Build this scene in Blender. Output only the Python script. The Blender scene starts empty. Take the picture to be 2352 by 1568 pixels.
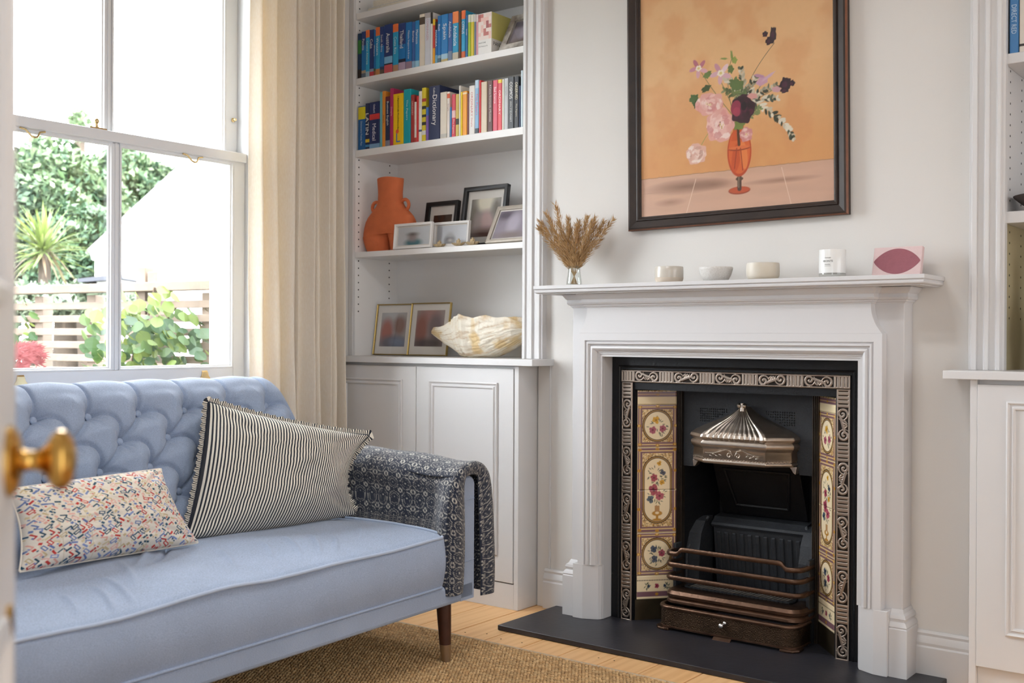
import bpy, bmesh, math, random
import numpy as np
from mathutils import Vector, Matrix

sc = bpy.context.scene
COL = sc.collection
R = math.radians
PI = math.pi
rnd = random.Random(7)

# ------------------------------------------------------------------ camera
cam_d = bpy.data.cameras.new('camera')
cam = bpy.data.objects.new('camera', cam_d)
COL.objects.link(cam)
sc.camera = cam
cam_d.sensor_fit = 'HORIZONTAL'
cam_d.sensor_width = 36.0
cam_d.lens = 38.43
cam_d.clip_start = 0.05
cam_d.clip_end = 200
CAM = Vector((1.676, -3.42, 1.034))
_r = Vector((0.79316527, 0.6089876, 0.00479227))
_u = Vector((-0.00564264, -0.00051995, 0.99998395))
_f = Vector((-0.60898031, 0.79317957, -0.00302389))
cam.matrix_world = Matrix(((_r.x, _u.x, -_f.x, CAM.x), (_r.y, _u.y, -_f.y, CAM.y), (_r.z, _u.z, -_f.z, CAM.z), (0, 0, 0, 1)))
cam_d.dof.use_dof = True
cam_d.dof.focus_distance = 3.75
cam_d.dof.aperture_fstop = 3.8

# ------------------------------------------------------------------ world, sun, fill lights, exposure
wd = bpy.data.worlds.new('world')
sc.world = wd
wd.use_nodes = True
wn = wd.node_tree.nodes
wn['Background'].inputs[0].default_value = (0.91, 0.96, 1.0, 1)
wn['Background'].inputs[1].default_value = 18.5

def light(name, kind, loc, rot, energy, color=(1, 1, 1), size=None, size_y=None, angle=None):
    d = bpy.data.lights.new(name, kind)
    d.energy = energy
    d.color = color
    if size:
        d.shape = 'RECTANGLE'
        d.size = size
        d.size_y = size_y
    if angle is not None:
        d.angle = angle
    o = bpy.data.objects.new(name, d)
    COL.objects.link(o)
    o.location = loc
    o.rotation_euler = rot
    return o

light('sun', 'SUN', (3, 0, 8), (R(20), R(34), 0), 9.0, (1.0, 0.95, 0.86), angle=R(3))
# fill lights added out of view to brighten the room; no windows behind them
light('rear_fill', 'AREA', (4.4, -1.0, 1.5), (0, R(90), 0), 44, (0.92, 0.955, 1.0), 1.7, 2.4)  # added fill from the closed right wall, lifts bookcase, curtain and sofa
light('doorway_fill', 'AREA', (1.7, -3.5, 1.06), (R(90), 0, 0), 21, (0.90, 0.955, 1.0), .82, 2.0)  # added frontal fill in the doorway, brightens the alcoves
light('window_wall_fill', 'AREA', (-1.80, -2.70, 1.12), (0, R(-90), 0), 3, (0.90, 0.955, 1.0), 1.22, 1.3)  # added fill from the left; the window wall has no second window

vs = sc.view_settings
vs.view_transform = 'Standard'
vs.look = 'None'
vs.exposure = 0.10
vs.gamma = 1.0
vs.use_curve_mapping = False
sc.cycles.use_denoising = True
sc.cycles.max_bounces = 10
sc.cycles.diffuse_bounces = 6
sc.cycles.transparent_max_bounces = 16
sc.cycles.sample_clamp_indirect = 6.0
sc.cycles.caustics_reflective = False
sc.cycles.caustics_refractive = False

# ------------------------------------------------------------------ helpers
def lin(c):
    if isinstance(c, str):
        c = tuple(int(c[i:i + 2], 16) for i in (0, 2, 4))
    return tuple(((x / 255) / 12.92 if x / 255 <= 0.04045 else ((x / 255 + 0.055) / 1.055) ** 2.4) for x in c)

MATS = {}
def mat(name, c='cccccc', rough=0.5, metal=0.0, var=0.0, vscale=6.0, bump=0.0, bscale=60.0, coat=0.0, sheen=0.0,
        attr=False, trans=0.0, ior=1.45, spec=0.5, c2=None, weave=0.0, wscale=600.0, emit=None):
    if name in MATS:
        return MATS[name]
    m = bpy.data.materials.new(name)
    m.use_nodes = True
    nt = m.node_tree
    N, L = nt.nodes, nt.links
    b = N['Principled BSDF']
    b.inputs['Roughness'].default_value = rough
    b.inputs['Metallic'].default_value = metal
    b.inputs['Coat Weight'].default_value = coat
    b.inputs['Sheen Weight'].default_value = sheen
    b.inputs['Transmission Weight'].default_value = trans
    b.inputs['IOR'].default_value = ior
    b.inputs['Specular IOR Level'].default_value = spec
    tc = N.new('ShaderNodeTexCoord')
    if attr:
        a = N.new('ShaderNodeAttribute')
        a.attribute_name = 'Col'
        src = a.outputs['Color']
    else:
        rgb = N.new('ShaderNodeRGB')
        rgb.outputs[0].default_value = (*lin(c), 1)
        src = rgb.outputs[0]
    if var > 0:
        n = N.new('ShaderNodeTexNoise')
        n.inputs['Scale'].default_value = vscale
        n.inputs['Detail'].default_value = 5
        L.new(tc.outputs['Object'], n.inputs['Vector'])
        mx = N.new('ShaderNodeMixRGB')
        mx.blend_type = 'MIX'
        rm = N.new('ShaderNodeMapRange')
        rm.inputs[1].default_value = 0.3
        rm.inputs[2].default_value = 0.7
        L.new(n.outputs['Fac'], rm.inputs[0])
        L.new(rm.outputs[0], mx.inputs[0])
        L.new(src, mx.inputs[1])
        if c2:
            mx.inputs[2].default_value = (*lin(c2), 1)
        else:
            hs = N.new('ShaderNodeHueSaturation')
            hs.inputs['Value'].default_value = 1 - var
            L.new(src, hs.inputs['Color'])
            L.new(hs.outputs[0], mx.inputs[2])
        src = mx.outputs[0]
    L.new(src, b.inputs['Base Color'])
    hgt = None
    if bump > 0:
        n2 = N.new('ShaderNodeTexNoise')
        n2.inputs['Scale'].default_value = bscale
        n2.inputs['Detail'].default_value = 4
        L.new(tc.outputs['Object'], n2.inputs['Vector'])
        bp = N.new('ShaderNodeBump')
        bp.inputs['Strength'].default_value = bump
        bp.inputs['Distance'].default_value = 0.004
        L.new(n2.outputs['Fac'], bp.inputs['Height'])
        L.new(bp.outputs[0], b.inputs['Normal'])
    if weave > 0:                              # fine woven threads: colour flecks that follow the cloth
        n3 = N.new('ShaderNodeTexNoise')
        mp = N.new('ShaderNodeMapping')
        mp.inputs['Scale'].default_value = (1, 1, 6)
        L.new(tc.outputs['Object'], mp.inputs[0])
        L.new(mp.outputs[0], n3.inputs['Vector'])
        n3.inputs['Scale'].default_value = wscale * 0.35
        n3.inputs['Detail'].default_value = 2
        mx = N.new('ShaderNodeMixRGB')
        mx.blend_type = 'OVERLAY'
        mx.inputs[0].default_value = weave
        L.new(src, mx.inputs[1])
        L.new(n3.outputs['Fac'], mx.inputs[2])
        L.new(mx.outputs[0], b.inputs['Base Color'])
    if emit:
        b.inputs['Emission Color'].default_value = (*lin(c), 1)
        b.inputs['Emission Strength'].default_value = emit
    MATS[name] = m
    return m

class MB:
    def __init__(s):
        s.v, s.f = [], []
    def add(s, vs, fs):
        n = len(s.v)
        s.v += [tuple(p) for p in vs]
        s.f += [tuple(i + n for i in f) for f in fs]
        return s
    def box(s, x0, x1, y0, y1, z0, z1):
        return s.add([(x0, y0, z0), (x1, y0, z0), (x1, y1, z0), (x0, y1, z0), (x0, y0, z1), (x1, y0, z1), (x1, y1, z1), (x0, y1, z1)],
                     [(0, 3, 2, 1), (4, 5, 6, 7), (0, 1, 5, 4), (1, 2, 6, 5), (2, 3, 7, 6), (3, 0, 4, 7)])
    def loft(s, rings, cap=True, closed=True):
        n = len(rings[0])
        k = len(rings)
        fs = []
        for i in range(k - 1):
            for j in range(n if closed else n - 1):
                a, b = i * n + j, i * n + (j + 1) % n
                fs.append((a, b, b + n, a + n))
        if cap and closed:
            fs += [tuple(reversed(range(n))), tuple(range((k - 1) * n, k * n))]
        return s.add([p for r in rings for p in r], fs)
    def tube(s, pts, r, n=10, cap=True, closed=False):
        pts = [Vector(p) for p in pts]
        k = len(pts)
        rs = r if isinstance(r, (list, tuple)) else [r] * k
        up = None
        rings = []
        for i, p in enumerate(pts):
            if closed:
                d = pts[(i + 1) % k] - pts[i - 1]
            else:
                d = pts[min(i + 1, k - 1)] - pts[max(i - 1, 0)]
            d.normalize()
            if up is None:
                up = Vector((0, 0, 1)) if abs(d.z) < 0.9 else Vector((1, 0, 0))
            a = d.cross(up).normalized()
            up = a.cross(d).normalized()
            rings.append([p + (a * math.cos(t) + up * math.sin(t)) * rs[i] for t in [2 * PI * q / n for q in range(n)]])
        if closed:
            rings.append(rings[0])
        return s.loft(rings, cap=cap and not closed)
    def lathe(s, prof, c=(0, 0, 0), n=32, axis='z', cap=True):
        c = Vector(c)
        rings = []
        for r, h in prof:
            ring = []
            for q in range(n):
                a = 2 * PI * q / n
                if axis == 'z':
                    ring.append(c + Vector((r * math.cos(a), r * math.sin(a), h)))
                elif axis == 'x':
                    ring.append(c + Vector((h, r * math.cos(a), r * math.sin(a))))
                else:
                    ring.append(c + Vector((r * math.sin(a), h, r * math.cos(a))))
            rings.append(ring)
        return s.loft(rings, cap=cap)
    def sweep(s, path, prof, nrm, closed=False, cap=True, pclosed=True):
        """mitred sweep: prof = [(a, b)], a to the side nrm x dir, b along nrm"""
        path = [Vector(p) for p in path]
        nrm = Vector(nrm).normalized()
        k = len(path)
        rings = []
        for i, p in enumerate(path):
            s1 = s2 = None
            if closed or i > 0:
                s1 = nrm.cross((p - path[i - 1]).normalized())
            if closed or i < k - 1:
                s2 = nrm.cross((path[(i + 1) % k] - p).normalized())
            s1 = s1 or s2
            s2 = s2 or s1
            m = (s1 + s2) / (1 + s1.dot(s2))
            rings.append([p + m * a + nrm * b for a, b in prof])
        if closed:
            rings.append(rings[0])
        return s.loft(rings, cap=cap and not closed, closed=pclosed)
    def prism(s, poly, axis, a, b):
        """poly 2D extruded from a to b along axis ('x': (y,z), 'y': (x,z), 'z': (x,y))"""
        def P(p, h):
            return {'x': (h, p[0], p[1]), 'y': (p[0], h, p[1]), 'z': (p[0], p[1], h)}[axis]
        return s.loft([[P(p, a) for p in poly], [P(p, b) for p in poly]])

def finish(o, par=None, world=True):
    COL.objects.link(o)
    if par is not None:
        o.parent = par
        if world and par.type == 'EMPTY':
            o.matrix_parent_inverse = (Matrix.Translation(par.location) @ par.rotation_euler.to_matrix().to_4x4()).inverted()
    return o

def obj(name, mb, m, par=None, world=True, bev=0.0, seg=2, smooth=None, label=None, kind=None, solid=0.0, sub=0):
    me = bpy.data.meshes.new(name)
    me.from_pydata(mb.v, [], mb.f)
    bm = bmesh.new()
    bm.from_mesh(me)
    bmesh.ops.recalc_face_normals(bm, faces=bm.faces)
    bm.to_mesh(me)
    bm.free()
    if smooth is not None:
        me.shade_smooth()
        me.set_sharp_from_angle(angle=R(smooth))
    me.materials.append(m)
    o = bpy.data.objects.new(name, me)
    if sub:
        q = o.modifiers.new('s', 'SUBSURF')
        q.levels = q.render_levels = sub
    if solid:
        q = o.modifiers.new('t', 'SOLIDIFY')
        q.thickness = solid
        q.offset = 0
    if bev > 0:
        q = o.modifiers.new('b', 'BEVEL')
        q.width = bev
        q.segments = seg
        q.limit_method = 'ANGLE'
        q.angle_limit = R(40)
    if label:
        o['label'] = label
    if kind:
        o['kind'] = kind
    return finish(o, par, world)

def tag(o, label, cat, group=None):
    o['label'] = label
    o['category'] = cat
    if group:
        o['group'] = group
    return o

def thing(name, label, cat, loc=(0, 0, 0), rz=0.0, group=None):
    o = bpy.data.objects.new(name, None)
    COL.objects.link(o)
    o.location = loc
    o.rotation_euler = (0, 0, rz)
    o.empty_display_size = 0.05
    return tag(o, label, cat, group)

def struct(name, mb, m, **k):
    o = obj(name, mb, m, **k)
    o['kind'] = 'structure'
    return o

def gridobj(name, P, m, par=None, world=True, col=None, uv=None, closeu=False, closev=False, smooth=True, kind=None, label=None, solid=0.0):
    """P (nu, nv, 3) -> one mesh"""
    P = np.asarray(P, dtype=np.float32)
    nu, nv = P.shape[:2]
    I, J = np.meshgrid(np.arange(nu if closeu else nu - 1), np.arange(nv if closev else nv - 1), indexing='ij')
    I2, J2 = (I + 1) % nu, (J + 1) % nv
    F = np.stack([I * nv + J, I2 * nv + J, I2 * nv + J2, I * nv + J2], -1).reshape(-1, 4).astype(np.int32)
    return meshnp(name, P.reshape(-1, 3), F, m, par, world, None if col is None else np.asarray(col).reshape(-1, 3),
                  None if uv is None else np.asarray(uv).reshape(-1, 2), smooth, kind, label, solid)

def meshnp(name, V, F, m, par=None, world=True, col=None, uv=None, smooth=True, kind=None, label=None, solid=0.0):
    k = F.shape[1]
    me = bpy.data.meshes.new(name)
    me.vertices.add(len(V))
    me.vertices.foreach_set('co', np.asarray(V, dtype=np.float32).ravel())
    me.loops.add(F.size)
    me.loops.foreach_set('vertex_index', F.ravel().astype(np.int32))
    me.polygons.add(len(F))
    me.polygons.foreach_set('loop_start', np.arange(0, F.size, k, dtype=np.int32))
    me.polygons.foreach_set('use_smooth', np.full(len(F), smooth))
    if col is not None:
        a = me.color_attributes.new('Col', 'FLOAT_COLOR', 'POINT')
        a.data.foreach_set('color', np.concatenate([col, np.ones((len(col), 1))], 1).astype(np.float32).ravel())
    if uv is not None:
        l = me.uv_layers.new(name='UVMap')
        l.data.foreach_set('uv', uv[F.ravel()].astype(np.float32).ravel())
    me.update(calc_edges=True)
    me.validate()
    me.materials.append(m)
    o = bpy.data.objects.new(name, me)
    if solid:
        q = o.modifiers.new('t', 'SOLIDIFY')
        q.thickness = solid
        q.offset = 0
    if kind:
        o['kind'] = kind
    if label:
        o['label'] = label
    return finish(o, par, world)

def copy_tree(o, par=None):
    c = o.copy()
    COL.objects.link(c)
    if par is not None:
        c.parent = par
    for ch in list(o.children):
        copy_tree(ch, c)
    return c

# text meshes: all strings are converted once, before the scene fills up
TXT = {}
def make_texts(strings):
    obs = []
    for t in strings:
        cu = bpy.data.curves.new('t', 'FONT')
        cu.body = t
        cu.size = 1.0
        cu.resolution_u = 2
        cu.align_x = 'CENTER'
        cu.align_y = 'CENTER'
        o = bpy.data.objects.new('t', cu)
        COL.objects.link(o)
        obs.append((t, o))
    dg = bpy.context.evaluated_depsgraph_get()
    dg.update()
    for t, o in obs:
        me = bpy.data.meshes.new_from_object(o.evaluated_get(dg))
        V = np.array([v.co[:] for v in me.vertices]).reshape(-1, 3)
        TXT[t] = (V, [tuple(p.vertices) for p in me.polygons])
        bpy.data.meshes.remove(me)
    for t, o in obs:
        cu = o.data
        bpy.data.objects.remove(o)
        bpy.data.curves.remove(cu)

def text_mb(t, length=None, height=None, ex=(1, 0, 0), ey=(0, 0, 1), at=(0, 0, 0), bold=0.0):
    """writing laid on a surface; fits length (and at most height)"""
    V, F = TXT[t]
    mn, mx_ = V.min(0), V.max(0)
    s = 1.0
    if length:
        s = length / (mx_[0] - mn[0])
        sy = s
        if height:
            sy = min(s * 1.25, height / (mx_[1] - mn[1]))
            if sy < s * 0.7:
                s = sy / 0.7
    else:
        s = sy = height / (mx_[1] - mn[1])
    c = (mn + mx_) / 2
    ex, ey, at = Vector(ex), Vector(ey), Vector(at)
    mb = MB()
    mb.add([at + ex * ((p[0] - c[0]) * s) + ey * ((p[1] - c[1]) * sy) for p in V], F)
    return mb

# numpy noise / painting helpers
def vnoise(x, y, seed=0):
    xi, yi = np.floor(x).astype(int), np.floor(y).astype(int)
    fx, fy = x - xi, y - yi
    fx, fy = fx * fx * (3 - 2 * fx), fy * fy * (3 - 2 * fy)
    def h(a, b):
        n = (a * 374761393 + b * 668265263 + seed * 144665) & 0x7fffffff
        n = ((n ^ (n >> 13)) * 1274126177) & 0x7fffffff
        return ((n ^ (n >> 16)) & 0xffff) / 65535.0
    return (h(xi, yi) * (1 - fx) + h(xi + 1, yi) * fx) * (1 - fy) + (h(xi, yi + 1) * (1 - fx) + h(xi + 1, yi + 1) * fx) * fy

def fbm(x, y, seed=0, o=4):
    t, a = 0, 0.5
    for i in range(o):
        t = t + a * vnoise(x * 2 ** i, y * 2 ** i, seed + i)
        a *= 0.5
    return t

def sstep(a, b, x):
    t = np.clip((x - a) / (b - a), 0, 1)
    return t * t * (3 - 2 * t)

class Canvas:
    def __init__(s, X, Y, base, aa):
        s.X, s.Y, s.aa = X, Y, aa
        s.C = np.zeros(X.shape + (3,)) + np.array(lin(base))
    def put(s, d, c, op=1.0):
        """d: signed distance (negative inside)"""
        c = np.array(lin(c)) if isinstance(c, str) else c
        a = (np.clip(0.5 - d / s.aa, 0, 1) * op)[..., None]
        s.C = s.C * (1 - a) + c * a
    def ell(s, cx, cy, rx, ry, c, ang=0.0, op=1.0, wob=0.0, seed=0):
        dx, dy = s.X - cx, s.Y - cy
        ca, sa = math.cos(ang), math.sin(ang)
        u, v = (dx * ca + dy * sa) / rx, (-dx * sa + dy * ca) / ry
        r = np.sqrt(u * u + v * v)
        if wob:
            th = np.arctan2(v, u)
            r = r * (1 + wob * np.sin(th * 5 + seed) + 0.6 * wob * np.sin(th * 9 + 2.3 * seed))
        s.put((r - 1) * min(rx, ry), c, op)
    def rect(s, cx, cy, hx, hy, c, ang=0.0, op=1.0):
        dx, dy = s.X - cx, s.Y - cy
        ca, sa = math.cos(ang), math.sin(ang)
        u, v = np.abs(dx * ca + dy * sa) - hx, np.abs(-dx * sa + dy * ca) - hy
        s.put(np.maximum(u, v), c, op)
    def line(s, pts, w, c, op=1.0):
        d = np.full(s.X.shape, 1e9)
        for (x0, y0), (x1, y1) in zip(pts[:-1], pts[1:]):
            ex, ey = x1 - x0, y1 - y0
            t = np.clip(((s.X - x0) * ex + (s.Y - y0) * ey) / (ex * ex + ey * ey + 1e-12), 0, 1)
            d = np.minimum(d, np.hypot(s.X - x0 - t * ex, s.Y - y0 - t * ey))
        s.put(d - w, c, op)

def bez(p0, p1, p2, n=12):
    return [tuple((1 - t) ** 2 * np.array(p0) + 2 * t * (1 - t) * np.array(p1) + t * t * np.array(p2)) for t in np.linspace(0, 1, n)]

# ------------------------------------------------------------------ shared materials
M_WALL = mat('wall_paint', 'd8d5d1', 0.85, var=0.03, vscale=1.5, bump=0.05, bscale=180)
M_CEIL = mat('ceiling_paint', 'efedea', 0.9, var=0.02, bump=0.04)
M_WHITE = mat('white_gloss_paint', 'd4d3d3', 0.38, var=0.02, vscale=3, bump=0.03, bscale=90)
M_BOOKW = mat('bookcase_paint', 'f1f0ef', 0.45, var=0.015, vscale=3)
M_SASH = mat('window_paint', 'e8e9ea', 0.35, var=0.02, vscale=3)
M_BRASS = mat('brass', 'dcc392', 0.26, 1.0, var=0.15, vscale=30)
M_DARK = mat('black_hole', '1a1816', 0.9, var=0.1)
def glass_mat(name, tint=(1, 1, 1), gloss=0.05, rough=0.0):
    if name in MATS:
        return MATS[name]
    m = bpy.data.materials.new(name)
    m.use_nodes = True
    N, L = m.node_tree.nodes, m.node_tree.links
    N.remove(N['Principled BSDF'])
    t = N.new('ShaderNodeBsdfTransparent')
    t.inputs[0].default_value = (*tint, 1)
    g = N.new('ShaderNodeBsdfGlossy')
    g.inputs['Roughness'].default_value = rough
    lw = N.new('ShaderNodeLayerWeight')
    pw = N.new('ShaderNodeMath')
    pw.operation = 'POWER'
    pw.inputs[1].default_value = 5
    ma = N.new('ShaderNodeMath')
    ma.operation = 'MULTIPLY_ADD'
    ma.inputs[1].default_value = 0.9
    ma.inputs[2].default_value = gloss
    L.new(lw.outputs['Facing'], pw.inputs[0])
    L.new(pw.outputs[0], ma.inputs[0])
    mx = N.new('ShaderNodeMixShader')
    L.new(ma.outputs[0], mx.inputs[0])
    L.new(t.outputs[0], mx.inputs[1])
    L.new(g.outputs[0], mx.inputs[2])
    L.new(mx.outputs[0], N['Material Output'].inputs[0])
    MATS[name] = m
    return m
M_PANE = glass_mat('window_glass')
# ------------------------------------------------------------------ room shell
XL, XR, YF, ZC = -1.85, 4.6, -3.46, 2.86
struct('wall_right', MB().box(XR, XR + .15, YF - 1.6, .45, -.05, ZC), M_WALL)
struct('ceiling', MB().box(XL - .2, XR + .15, YF - 1.7, .45, ZC, ZC + .12), M_CEIL)
struct('wall_alcove', MB().box(XL - .2, XR, .285, .43, -.05, ZC), M_WALL)
wf = struct('wall_front', MB().box(XL - .2, 1.28, YF - .12, YF, -.05, ZC).box(2.12, XR, YF - .12, YF, -.05, ZC).box(1.28, 2.12, YF - .12, YF, 2.1, ZC), M_WALL)
struct('wall_hall', MB().box(XL - .2, XR, YF - 1.7, YF - 1.55, -.05, ZC), M_WALL)
# window wall with its opening
WY0, WY1, WZ0, WZ1 = -1.80, -.505, .78, 2.62
wl = MB()
wl.box(XL - .2, XL, YF - 1.6, WY0, -.4, ZC).box(XL - .2, XL, WY1, .45, -.4, ZC).box(XL - .2, XL, WY0, WY1, -.4, WZ0).box(XL - .2, XL, WY0, WY1, WZ1, ZC)
struct('wall_left', wl, M_WALL)
M_REND = mat('exterior_render', 'f1f0ee', 0.9, var=0.04, vscale=3, bump=0.15, bscale=60)
rv = MB()   # masonry reveal outside the sashes
rv.box(-2.06, -1.985, -.606, WY1, WZ0 - .1, WZ1).box(-2.06, -1.985, WY0, -1.70, WZ0 - .1, WZ1).box(-2.10, -1.985, WY0, WY1, WZ0 - .12, WZ0 - .02)
struct('trim_1', rv, M_REND, bev=.004)
# chimney breast with the fire opening
cb = MB()
BX0, BX1 = -.82, .80
cb.prism([(BX0, 0), (-.40, 0), (-.40, .90), (.40, .90), (.40, 0), (BX1, 0), (BX1, ZC), (BX0, ZC)], 'y', 0, .284)
struct('wall_back', cb, M_WALL)

# floor: joist bed + separate boards
M_BED = mat('subfloor', '4a3826', .9, var=.2)
fl = struct('floor', MB().box(XL - .2, XR, YF - 1.7, .4, -.08, -.022), M_BED)
def board_mat(name, ca, cb_):
    m = mat(name, ca, .42, var=1, vscale=3, c2=cb_)
    N, L = m.node_tree.nodes, m.node_tree.links
    tc = N.new('ShaderNodeTexCoord')
    oi = N.new('ShaderNodeObjectInfo')
    mp = N.new('ShaderNodeMapping')
    mp.inputs['Scale'].default_value = (16, 0.9, 1)
    cmb = N.new('ShaderNodeCombineXYZ')
    mul = N.new('ShaderNodeMath'); mul.operation = 'MULTIPLY'; mul.inputs[1].default_value = 40
    L.new(oi.outputs['Random'], mul.inputs[0]); L.new(mul.outputs[0], cmb.inputs[0]); L.new(mul.outputs[0], cmb.inputs[1])
    L.new(tc.outputs['Object'], mp.inputs[0]); L.new(cmb.outputs[0], mp.inputs['Location'])
    n = N.new('ShaderNodeTexNoise'); n.inputs['Scale'].default_value = 2.2; n.inputs['Detail'].default_value = 4; n.inputs['Distortion'].default_value = 1.2
    L.new(mp.outputs[0], n.inputs['Vector'])
    w = N.new('ShaderNodeTexWave'); w.inputs['Scale'].default_value = .55; w.inputs['Distortion'].default_value = 7; w.inputs['Detail'].default_value = 3
    L.new(mp.outputs[0], w.inputs['Vector'])
    cr = N.new('ShaderNodeValToRGB')
    cr.color_ramp.elements[0].color = (*lin(cb_), 1); cr.color_ramp.elements[0].position = .15
    cr.color_ramp.elements[1].color = (*lin(ca), 1); cr.color_ramp.elements[1].position = .75
    mxx = N.new('ShaderNodeMath'); mxx.operation = 'MULTIPLY_ADD'; mxx.inputs[1].default_value = .35
    L.new(w.outputs['Fac'], mxx.inputs[0]); L.new(n.outputs['Fac'], mxx.inputs[2]); L.new(mxx.outputs[0], cr.inputs[0])
    vo = N.new('ShaderNodeTexVoronoi'); vo.inputs['Scale'].default_value = 3.2      # knots
    L.new(tc.outputs['Object'], vo.inputs['Vector'])
    kr = N.new('ShaderNodeValToRGB')
    kr.color_ramp.elements[0].color = (*lin('7d4f2a'), 1); kr.color_ramp.elements[0].position = .03
    kr.color_ramp.elements[1].color = (1, 1, 1, 1); kr.color_ramp.elements[1].position = .06
    L.new(vo.outputs['Distance'], kr.inputs[0])
    mm = N.new('ShaderNodeMixRGB'); mm.blend_type = 'MULTIPLY'; mm.inputs[0].default_value = .8
    L.new(cr.outputs[0], mm.inputs[1]); L.new(kr.outputs[0], mm.inputs[2])
    L.new(mm.outputs[0], N['Principled BSDF'].inputs['Base Color'])
    return m
M_BOARD = board_mat('pine_boards', 'efc18b', 'dda76c')
bw = .1525
for i in range(-8, 36):
    x = -.98 + bw * i
    if x + bw < XL - .1 or x > XR:
        continue
    obj('floor_board', MB().box(x + .0020, x + bw - .0020, YF - 1.5, .255, -.022, rnd.uniform(-.0012, 0)), M_BOARD, fl, bev=.0015)
# dark nail heads along the hearth end of the boards
nl = MB()
for i in range(0, 12):
    for dx in (.03, .12):
        for y in (-.45, -.9):
            if rnd.random() < .6:
                nl.lathe([(.0026, 0), (.0026, .0006), (0, .0007)], (-.98 + bw * i + dx + rnd.uniform(-.01, .01), y + rnd.uniform(-.03, .03), 0), 8)
obj('nail_heads', nl, mat('rusty_nail', '5e4028', .8), fl, kind='stuff')

def board_profile(h=.15, t=.02):
    return [(0, 0), (t, 0), (t, h - .05), (t - .004, h - .045), (t - .002, h - .036), (t - .006, h - .024), (t - .011, h - .016), (t - .009, h - .008), (t - .014, h), (0, h)]
def skirting(name, p0, p1):
    """p0 -> p1 with the room on the right hand of travel"""
    struct(name, MB().sweep([p0, p1], [(-a, b) for a, b in board_profile()], (0, 0, 1)), M_WHITE, smooth=30)
skirting('baseboard_back', (-.78, 0, 0), (-.60, 0, 0))
skirting('baseboard_right', (.60, 0, 0), (.84, 0, 0))
skirting('baseboard_front', (1.2, YF, 0), (XL, YF, 0))
skirting('baseboard_left', (XL, YF, 0), (XL, .0, 0))
# thin bead where the breast meets the cupboard
struct('trim_2', MB().box(-.765, -.757, -.006, 0, .15, .93), M_WHITE, bev=.002)

# ------------------------------------------------------------------ window
w1 = thing('window_1', 'white painted sash window with two panes in each sash', 'window', (XL, -1.152, WZ0))
w1['kind'] = 'structure'
fr = MB()   # box frame: linings, beads and inner architrave
for y0, y1 in ((WY0, -1.732), (-.572, WY1)):
    fr.box(-1.985, XL + .004, y0, y1, WZ0, WZ1)
fr.box(-1.985, XL + .004, WY0, WY1, WZ1 - .05, WZ1)
fr.box(-1.985, XL + .03, WY0 - .02, WY1 + .02, WZ0 - .03, WZ0 + .03)
obj('frame', fr, M_SASH, w1, bev=.003)
for s in (-1, 1):
    yc = -1.152 + s * .597
    obj('staff_bead', MB().box(-1.872, XL + .012, yc - .012, yc + .012, WZ0 + .03, WZ1 - .05), M_SASH, w1, bev=.006)
ar = MB()
ya, yb, zt = WY0 + .02, WY1 - .02, WZ1 - .03
prof = [(0, 0), (0, .014), (-.012, .02), (-.02, .014), (-.055, .014), (-.062, .024), (-.078, .026), (-.085, .02), (-.085, 0)]
ar.sweep([(XL, yb, WZ0 - .03), (XL, yb, zt), (XL, ya, zt), (XL, ya, WZ0 - .03)], [(a, b) for a, b in prof], (1, 0, 0))
obj('architrave', ar, M_SASH, w1, smooth=30)

def sash(name, xf, yl, yr, z0, z1, zb, zt_, sw, top_rail, bot_rail, mull):
    """one sash: stiles, rails, glazing bar with ovolo mouldings, two panes"""
    x0, x1 = xf - .042, xf
    h = MB().box(x0, x1, yl, yl + sw, z0, z1).box(x0, x1, yr - sw, yr, z0, z1)
    s_ = obj(name, h, M_SASH, w1, bev=.003)
    obj('rail', MB().box(x0, x1 + (.012 if top_rail < .045 else 0), yl, yr, z1 - top_rail, z1), M_SASH, s_, bev=.003)
    obj('rail', MB().box(x0, x1, yl + sw, yr - sw, z0, z0 + bot_rail), M_SASH, s_, bev=.003)
    g0, g1, za, zc = yl + sw, yr - sw, z0 + bot_rail, z1 - top_rail
    ym = (g0 + g1) / 2
    obj('glazing_bar', MB().box(x0 + .006, x1 - .004, ym - mull / 2, ym + mull / 2, za, zc), M_SASH, s_, bev=.005)
    obj('glazing_bar_fillet', MB().box(x0 + .012, x1 + .001, ym - .005, ym + .005, za, zc), M_SASH, s_, bev=.002)
    for a, b in ((g0, ym - mull / 2), (ym + mull / 2, g1)):
        obj('moulding', MB().sweep([(x1 - .012, a, za), (x1 - .012, b, za), (x1 - .012, b, zc), (x1 - .012, a, zc)],
                                   [(0, .011), (.005, .011), (.007, .006), (.012, .003), (.014, -.004), (0, -.004)], (1, 0, 0), closed=True), M_SASH, s_, smooth=30)
        obj('pane', MB().box(xf - .026, xf - .022, a, b, za, zc), M_PANE, s_)
    return s_
sash('upper_sash', -1.925, -1.732, -.572, 1.74, 2.57, 0, 0, .058, .05, .034, .026)
lo = sash('lower_sash', -1.875, -1.732, -.572, .82, 1.772, 0, 0, .056, .037, .091, .030)
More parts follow.
